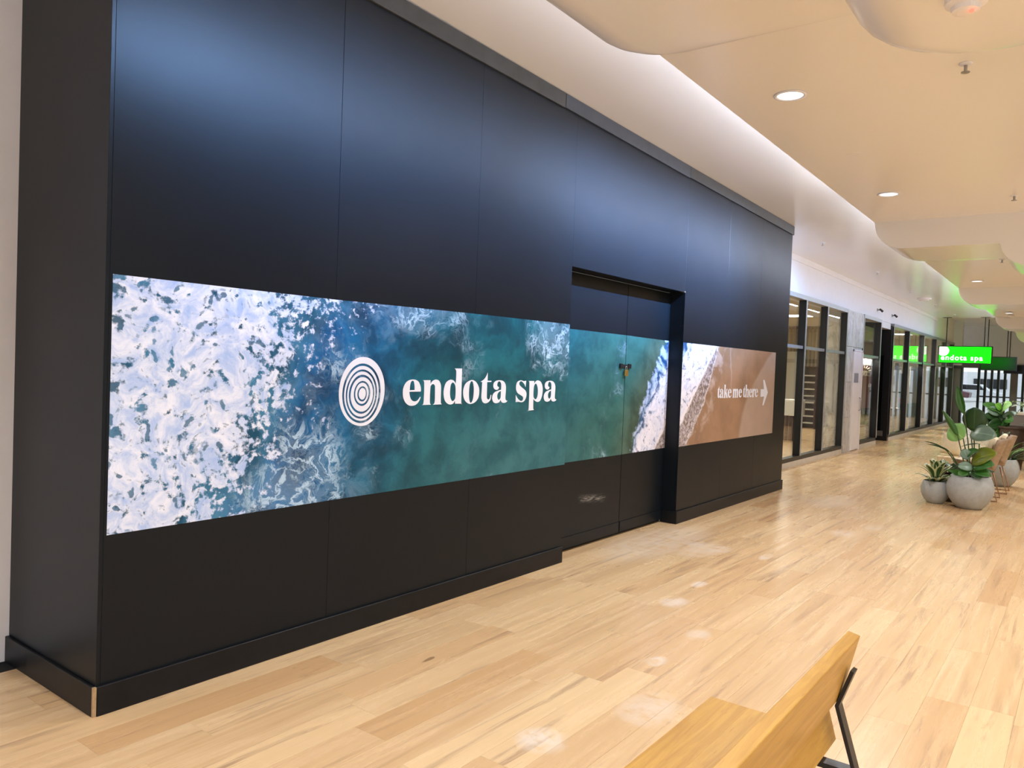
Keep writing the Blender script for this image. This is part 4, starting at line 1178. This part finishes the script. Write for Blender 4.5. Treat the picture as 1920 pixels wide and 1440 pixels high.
def bow(a, b, out=(0, 0, 0), n=5):
    a, b, out = Vector(a), Vector(b), Vector(out)
    return [a + (b - a) * (i / n) + out * (4 * (i / n) * (1 - i / n)) for i in range(n + 1)]
def bowl(name, lab, x, y, r, h, m, rim=0.82, base=0.5, group='round bowl planters'):
    t_ = thing(name, lab, 'planter', (x, y, 0), group)
    prof = []
    for i in range(13):
        f = i / 12.0
        rr = base + (1 - base) * math.sin(min(1, f / 0.62) * PI / 2) ** 0.8 if f < 0.62 else 1 - (1 - rim) * ((f - 0.62) / 0.38) ** 1.8
        prof.append((r * rr, h * f))
    prof += [(r * (rim - 0.06), h), (r * (rim - 0.08), h - 0.03), (r * (rim - 0.08), h - 0.06)]
    obj('pot', MB().lathe(prof, x, y, 40), m, t_, smooth=True)
    obj('soil', MB().lathe([(r * (rim - 0.085), h - 0.055), (r * (rim - 0.085), h - 0.045)], x, y, 24), M_SOIL, t_)
    return t_

# large bowl with the tall big-leaved plant
PX_, PY_ = on_y(1817.5, 935, 11.09).x, 11.09
bowl('bowl_planter', 'large grey concrete bowl planter in front, holding the tall paddle leaved plant', PX_, PY_, 0.262, 0.405, M_CONC)
pt = thing('paddle_leaf_plant', 'tall plant with long stalked paddle leaves growing from the large grey bowl', 'plant', (PX_, PY_, 0.36), 'potted plants by the chairs')
def Q(px, py, y=0.0): return on_y(px, py, PY_ + y)
root = Vector((PX_, PY_, 0.36))
def r_(dx, dy): return root + Vector((dx, dy, 0))
def paddle(bpx, tpx, wpx, m, dy0=0.0, dy1=0.0, bend=0.0, side=None, fold=0.2, shape='oval', rootoff=(0, 0), bowv=(0, 0, 0), stem_m=None, st=True):
    b, t2 = Q(*bpx, dy0), Q(*tpx, dy1)
    wd = wpx * 1.12 * PY_ / F_PX
    if st: stem(pt, bow(r_(*rootoff), b, bowv), 0.007, m=stem_m)
    leaf_obj('leaf', leaf(b, t2, wd, bend, side, fold, shape), m, pt)
CS = (1, -0.15, 0)
paddle((1808, 777), (1794.5, 722), 11, L_MID, 0, 0.05, 0, CS, 0.9, 'lance', (0.0, 0.05), (0.01, 0, 0))
paddle((1826, 808), (1828, 764), 33, L_DEEP, 0.05, 0.02, 0.0, CS, 0.12, 'oval', (0.02, 0.04), (0.01, 0, 0))
paddle((1820, 812), (1869, 818), 26, L_GREYG, 0.1, -0.15, 0.10, (0.1, 0.5, 1), 0.1, 'oval', (0.03, 0.02), (0.01, 0, 0))
paddle((1806, 822), (1782, 799), 31, L_LIME, 0.12, 0.2, 0.0, (0.7, -0.1, 0.7), 0.1, 'oval', (0.0, 0.08), (0.0, 0, 0))
paddle((1796, 818), (1766, 768), 9, L_MID, 0.0, 0.0, 0.05, (1, -0.1, 0.4), 0.6, 'lance', (-0.03, 0.0), (0.0, 0, 0.0))
paddle((1782, 849), (1738, 833), 6, L_DEEP, 0.0, -0.1, 0.06, (0.2, -1, 0.5), 0.5, 'lance', (-0.05, 0.0), (-0.03, 0, 0.06))
paddle((1772, 842), (1731.5, 827), 4, L_DEEP, 0.05, 0.0, 0.04, (0.2, -1, 0.5), 0.5, 'lance', (-0.05, 0.0), (-0.03, 0, 0.06))
paddle((1836, 832), (1800, 838), 5, M_MAROON if False else L_DEEP, 0.0, 0.1, 0.03, (0, 1, 0.2), 0.4, 'lance', (0.03, 0.0), (0.02, 0, 0))
paddle((1822, 868), (1869, 850), 30, L_OLIVE, 0.0, -0.12, 0.10, (0.1, 0.6, 0.9), 0.15, 'oval', (0.03, -0.02), (0.0, 0, 0))
paddle((1824, 876), (1864, 872), 22, L_MID, -0.05, -0.2, 0.12, (0.1, 0.6, 0.8), 0.15, 'oval', (0.05, -0.04), (0.0, 0, 0))
paddle((1815, 862), (1806, 842), 15, L_GREYG, 0.0, 0.02, 0.05, (1, 0.3, 0.1), 0.3, 'oval', (0.0, -0.02), (0, 0, 0))
paddle((1812, 856), (1834, 843), 14, L_MID, 0.02, 0.0, 0.1, (0.3, 0.5, 0.8), 0.2, 'oval', (0.0, -0.02), (0, 0, 0))
paddle((1824, 876), (1796, 875), 14, L_GREYG, -0.1, -0.22, 0.08, (0, 0.6, 0.8), 0.2, 'oval', (0.0, -0.06), (0, 0, 0))
paddle((1814, 893), (1774, 881), 9, L_MID, 0.05, -0.05, 0.05, (0.2, 0.6, 0.8), 0.3, 'lance', (0.0, 0.0), (0, 0, 0.02))
paddle((1812, 898), (1778, 892), 8, L_MID, -0.02, -0.1, 0.05, (0.2, 0.6, 0.8), 0.3, 'lance', (0.0, 0.0), (0, 0, 0.02))
paddle((1820, 882), (1796, 891), 14, L_MID, -0.1, -0.22, 0.1, (0, 0.7, 0.7), 0.2, 'oval', (0.0, -0.05), (0, 0, 0.03))
paddle((1826, 884), (1858, 893), 16, L_MID, -0.1, -0.2, 0.12, (0, 0.7, 0.7), 0.2, 'oval', (0.03, -0.05), (0, 0, 0.03))
paddle((1822, 886), (1838, 899), 18, L_DEEP, -0.08, -0.24, 0.12, (1, 0.2, 0.2), 0.2, 'oval', (0.03, -0.05), (0, 0, 0.03))
paddle((1832, 884), (1866, 885), 7, L_GREYG, 0.0, -0.1, 0.06, (0, 0.7, 0.7), 0.2, 'lance', (0.03, 0.0), (0, 0, 0.0))

# small bowl with the cream-edged plant
SPX, SPY = on_y(1753.5, 930, 11.2).x, 11.2
bowl('bowl_planter.001', 'small grey concrete bowl planter, the leftmost pot, holding the cream edged plant', SPX, SPY, 0.172, 0.285, M_CONC)
vp = thing('variegated_plant', 'bushy plant with cream edged leaves in the small leftmost bowl', 'plant', (SPX, SPY, 0.25), 'potted plants by the chairs')
random.seed(3)
vr = Vector((SPX, SPY, 0.24))
for i in range(26):
    ring = i % 3
    q = i * 2.399
    el = (0.35, 0.75, 1.15)[ring] + random.uniform(-0.1, 0.1)
    L = (0.22, 0.22, 0.19)[ring]
    dirv = Vector((math.cos(q) * math.cos(el), math.sin(q) * math.cos(el), math.sin(el)))
    b = vr + Vector((math.cos(q) * 0.02, math.sin(q) * 0.02, 0.02 + ring * 0.04))
    m_ = b + dirv * 0.04
    leaf_obj('leaf', leaf(m_, m_ + dirv * L, 0.105, 0.12, None, 0.12, 'oval', 7), L_VAR, vp)
stem(vp, [vr, vr + Vector((0, 0, 0.16))], 0.012)

# dark pot between and behind the two bowls
DX = on_y(1786, 930, 11.55).x
dp = bowl('tapered_planter', 'dark brown pot standing between and behind the two front bowls', DX, 11.55, 0.17, 0.36, M_DARKPOT, rim=0.95, base=0.75, group=None)
dpl = thing('leafy_plant', 'low leafy plant in the dark pot between the front bowls', 'plant', (DX, 11.55, 0.33), 'potted plants by the chairs')
for i in range(12):
    q = i * 2.399; el = random.uniform(0.3, 1.0)
    dirv = Vector((math.cos(q) * math.cos(el), math.sin(q) * math.cos(el), math.sin(el)))
    b = Vector((DX, 11.55, 0.32))
    leaf_obj('leaf', leaf(b, b + dirv * 0.28, 0.09, 0.1, None, 0.3, 'lance', 6), random.choice((L_MID, L_GREYG, L_DEEP)), dpl)

# chair with a tan shell back and copper sled legs, cushions in front
def shell_chair(name, lab, cx, cy, s=1.0):
    ch = thing(name, lab, 'chair', (cx, cy, 0), 'tan shell chairs')
    n = 10
    vs, fs = [], []
    for i in range(n + 1):
        v = i / n
        if v < 0.5:
            f = v / 0.5; px_, pz_ = cx - 0.30 + 0.46 * f, 0.43 - 0.05 * f
        else:
            f = (v - 0.5) / 0.5; px_, pz_ = cx + 0.16 + 0.14 * f, 0.38 + 0.44 * f
        for k in range(7):
            u = (k - 3) / 3.0
            cup = 0.09 * u * u
            vs.append((px_ - (cup if v > 0.5 else 0), cy + u * 0.31 * (1 - 0.25 * max(0, v - 0.6)), pz_ + (cup if v <= 0.5 else 0)))
    for i in range(n):
        for k in range(6): fs.append((i * 7 + k, i * 7 + k + 1, (i + 1) * 7 + k + 1, (i + 1) * 7 + k))
    mb = MB(); mb.add(vs, fs)
    sh = obj('shell', mb, M_TAN, ch, smooth=True)
    sm = sh.modifiers.new('thickness', 'SOLIDIFY'); sm.thickness = 0.02
    for sy in (-0.22, 0.22):
        obj('sled_leg', MB().tube([(cx - 0.15, cy + sy * 0.8, 0.40), (cx - 0.26, cy + sy, 0.012), (cx + 0.22, cy + sy, 0.012), (cx + 0.12, cy + sy * 0.8, 0.375)], 0.010, 8), M_COPPER, ch, smooth=True)
    obj('brace', MB().tube([(cx - 0.20, cy - 0.19, 0.21), (cx - 0.20, cy + 0.19, 0.21)], 0.008, 6), M_COPPER, ch)
    return ch
c1 = on_z(1852, 936, 0)
shell_chair('lounge_chair', 'tan shell chair on thin copper sled legs, right behind the large bowl', c1.x - 0.10, 12.15)
shell_chair('lounge_chair.001', 'tan shell chair farther back, mostly hidden by the leaves', c1.x - 0.06, 13.1)
# low timber seat with a bright cushion, left of the chairs
dbx, dby = on_y(1788, 880, 12.7).x - 0.05, 12.7
db = thing('daybed', 'low pale timber seat with dark red underside behind the plants', 'seat', (dbx, dby, 0))
obj('seat_board', MB().box(dbx - 0.13, dbx + 0.16, dby - 0.3, dby + 0.35, 0.40, 0.50), M_PALE, db, bevel=0.01)
obj('seat_edge', MB().box(dbx - 0.11, dbx + 0.14, dby - 0.28, dby + 0.33, 0.34, 0.398), M_MAROON, db)
for sx in (-0.08, 0.11):
    for sy in (dby - 0.24, dby + 0.29):
        obj('leg', MB().tube([(dbx + sx, sy, 0.338), (dbx + sx, sy, 0)], 0.016, 8), M_COPPER, db)
def pillow_mesh(name, sx, sy, sz):
    bm = bmesh.new(); bmesh.ops.create_cube(bm, size=1.0)
    bmesh.ops.subdivide_edges(bm, edges=bm.edges[:], cuts=5, use_grid_fill=True)
    for v in bm.verts:
        f = (1 - (2 * v.co.x) ** 4) * (1 - (2 * v.co.z) ** 4)
        v.co = Vector((v.co.x * sx, v.co.y * sy * (0.35 + 0.65 * f), v.co.z * sz))
    me = bpy.data.meshes.new(name); bm.to_mesh(me); bm.free()
    for p in me.polygons: p.use_smooth = True
    me.materials.append(M_CUSH)
    return me
def cushion(name, lab, c_, sx, sy, sz, rot):
    o = bpy.data.objects.new(name, pillow_mesh(name, sx, sy, sz)); COL.objects.link(o); o.location = c_; o.rotation_euler = rot
    return tag(o, lab, 'cushion')
cushion('cushion', 'cream cushion standing on the low timber seat behind the paddle leaves', (dbx + 0.015, dby + 0.05, 0.655), 0.27, 0.17, 0.30, (-0.12, 0.12, 0))
for nm in ('lounge_chair', 'lounge_chair.001'):
    ch = bpy.data.objects[nm]; cx, cy = ch.location.x, ch.location.y
    for pn_, c_, sz_, rot in (('seat_pad', (cx - 0.10, cy, 0.475), (0.46, 0.12, 0.42), (PI / 2, 0, 0)), ('back_pad', (cx + 0.10, cy, 0.66), (0.42, 0.13, 0.36), (0, 0, PI / 2))):
        o = bpy.data.objects.new(pn_, pillow_mesh(pn_, *sz_)); COL.objects.link(o)
        o.location = c_
        o.rotation_euler = rot if pn_ == 'seat_pad' else (0.28, 0, PI / 2)
        o.parent = ch; o.matrix_parent_inverse = Matrix.Translation(ch.location).inverted()

# bowl with pale fern further back
FX, FY = on_y(1876, 880, 13.9).x, 13.9
bowl('bowl_planter.002', 'grey concrete bowl planter behind the chairs, holding the pale fern', FX, FY, 0.25, 0.42, M_CONC)
fp = thing('fern', 'pale green fern spilling from the bowl behind the chairs', 'fern', (FX, FY, 0.36), 'potted plants by the chairs')
for i in range(34):
    q = i * 2.399; el = random.uniform(0.15, 1.25)
    dirv = Vector((math.cos(q) * math.cos(el), math.sin(q) * math.cos(el), math.sin(el)))
    b = Vector((FX + 0.08 * math.cos(q), FY + 0.08 * math.sin(q), 0.38))
    leaf_obj('frond', leaf(b, b + dirv * random.uniform(0.26, 0.40), 0.07, 0.16, None, 0.3, 'lance', 7), L_FERN, fp)
for i in range(5):
    b = Vector((FX + 0.12, FY, 0.40)); t2 = b + Vector((0.42, -0.1 + 0.06 * i, -0.02 + 0.07 * i))
    leaf_obj('frond', leaf(b, t2, 0.06, 0.12, None, 0.3, 'strap', 7), L_MID, fp)

# big tapered planter with a broad-leaved bush
BXp, BYp = on_y(1894, 830, 16.8).x, 16.8
bp = thing('tall_planter', 'tall tapered dark brown planter holding the broad leaved bush', 'planter', (BXp, BYp, 0))
zt_ = on_y(1897, 799, BYp).z
obj('pot', MB().lathe([(0.19, 0.0), (0.29, zt_ - 0.03), (0.305, zt_ - 0.03), (0.305, zt_), (0.275, zt_), (0.27, zt_ - 0.06)], BXp, BYp, 36), M_DARKPOT, bp)
obj('soil', MB().lathe([(0.272, zt_ - 0.055), (0.272, zt_ - 0.045)], BXp, BYp, 24), M_SOIL, bp)
bb = thing('fiddle_leaf_bush', 'broad leaved bush with grey green leaves in the tall dark planter', 'plant', (BXp, BYp, zt_ - 0.05), 'potted plants by the chairs')
BY2 = BYp - 0.25
def QB(px, py, dy=0): return on_y(px, py, BY2 + dy)
for (bx_, by_, tx_, ty_, wp, m_, sd) in [(1878, 772, 1842, 757, 10, L_MID, None), (1878, 768, 1866, 758, 9, L_BRIGHT, None), (1880, 768, 1897, 758, 12, L_LIME, None), (1876, 775, 1850, 768, 11, L_GREYG, None), (1872, 785, 1845, 778, 9, L_DEEP, None),
                                     (1880, 782, 1908, 774, 8, L_GREYG, None), (1878, 792, 1852, 800, 13, L_DEEP, None), (1878, 790, 1866, 778, 14, L_DEEP, None), (1882, 790, 1892, 800, 12, L_MID, None), (1876, 800, 1848, 806, 10, L_GREYG, None),
                                     (1872, 804, 1894, 812, 7, L_GREYG, None), (1870, 790, 1840, 788, 12, L_DEEP, None), (1880, 795, 1895, 790, 11, L_DEEP, None), (1875, 806, 1862, 818, 9, L_MID, None), (1880, 776, 1870, 766, 10, L_MID, None),
                                     (1884, 784, 1900, 790, 10, L_MID, None), (1872, 810, 1886, 822, 9, L_GREYG, None), (1868, 796, 1850, 792, 14, L_DEEP, None)]:
    dy = random.uniform(-0.15, 0.2)
    b, t2 = QB(bx_, by_, 0.15), QB(tx_, ty_, dy)
    leaf_obj('leaf', leaf(b, t2, wp * BY2 / F_PX * 1.5, 0.08, (random.uniform(-0.3, 0.3), 0.5, 0.9), 0.15, 'oval'), m_, bb)
for (sx_, sy_) in ((1878, 770), (1874, 785), (1882, 790), (1870, 800)):
    stem(bb, bow((BXp - 0.05, BYp - 0.05, zt_ - 0.05), QB(sx_, sy_, 0.15)), 0.012)
gpr = bpy.data.objects['window_plant']
for i in range(9):
    q = i * 2.399; el = 0.6 + 0.08 * i
    dirv = Vector((0.35 * math.cos(q) * math.cos(el), math.sin(q) * math.cos(el), math.sin(el)))
    b_ = Vector((gpr.location.x, gpr.location.y, 0.42))
    leaf_obj('leaf', leaf(b_, b_ + dirv * (0.35 + 0.07 * i), 0.10, 0.08, (0.3, 1, 0), 0.2, 'lance', 6), random.choice((L_MID, L_BRIGHT, L_DEEP)), gpr)
# right-hand plants cut by the frame
pr = thing('palm', 'feathery palm at the right edge beside the far louvres', 'palm', (on_y(1935, 800, 19).x, 19.0, 0), None)
px0 = pr.location.x
obj('pot', MB().lathe([(0.22, 0), (0.30, 0.62), (0.27, 0.62), (0.26, 0.56)], px0, 19.0, 28), M_DARKPOT, pr)
obj('trunk', MB().tube([(px0, 19.0, 0.5), (px0, 19.0, 1.15)], 0.03), M_STEM, pr)
for i in range(10):
    q = i * 0.63; el = random.uniform(0.1, 0.9)
    dirv = Vector((math.cos(q) * math.cos(el), math.sin(q) * math.cos(el) * 0.8, math.sin(el) * 0.8))
    a = Vector((px0, 19.0, 1.12)); pts = [a + dirv * (0.75 * k / 8) - Vector((0, 0, 0.25)) * (k / 8) ** 2 for k in range(9)]
    fr = obj('frond', MB().tube(pts, 0.006, 5), M_STEM, pr)
    mb = MB()
    for k in range(1, 9):
        d = (pts[k] - pts[k - 1]).normalized(); s = d.cross(Vector((0, 0, 1))).normalized()
        for sg_ in (-1, 1):
            tip = pts[k] + s * sg_ * 0.17 * (1.1 - k / 9) + d * 0.10 - Vector((0, 0, 0.04))
            b1 = pts[k] - d * 0.012; b2 = pts[k] + d * 0.012
            mb.add([b1, b2, tip, tip + Vector((0, 0, 0.003))], [(0, 1, 2), (0, 3, 1), (1, 3, 2), (0, 2, 3)])
    obj('leaflets', mb, L_FERN, fr)
kx = on_y(1893, 780, 24).x
kk = thing('kiosk', 'pale counter unit with a light top at the right edge behind the planters', 'kiosk', (kx + 0.8, 24.0, 0))
ktop = on_y(1900, 774, 24).z
obj('cabinet', MB().box(kx, kx + 2.2, 24.0, 25.2, 0, ktop - 0.05), M_GREY, kk, bevel=0.01)
obj('worktop', MB().box(kx - 0.02, kx + 2.22, 23.98, 25.22, ktop - 0.05, ktop), M_PLINTH, kk, bevel=0.006)
rx_, ry_ = on_y(1952, 800, 16.2).x, 16.2
rp = thing('leafy_plant.001', 'dark leafy plant in a pot, cut by the right edge of the view', 'plant', (rx_, ry_, 0))
obj('pot', MB().lathe([(0.2, 0), (0.26, 0.55), (0.235, 0.55), (0.23, 0.5)], rx_, ry_, 28), M_DARKPOT, rp)
for i in range(16):
    q = i * 2.399; el = random.uniform(0.3, 1.1)
    dirv = Vector((math.cos(q) * math.cos(el), math.sin(q) * math.cos(el), math.sin(el)))
    b = Vector((rx_, ry_, 0.5 + random.uniform(0, 0.35)))
    leaf_obj('leaf', leaf(b, b + dirv * 0.36, 0.11, 0.1, None, 0.25, 'oval', 7), random.choice((L_DEEP, L_MID)), rp)
obj('stem', MB().tube([(rx_, ry_, 0.45), (rx_, ry_, 0.9)], 0.015), M_STEM, rp)
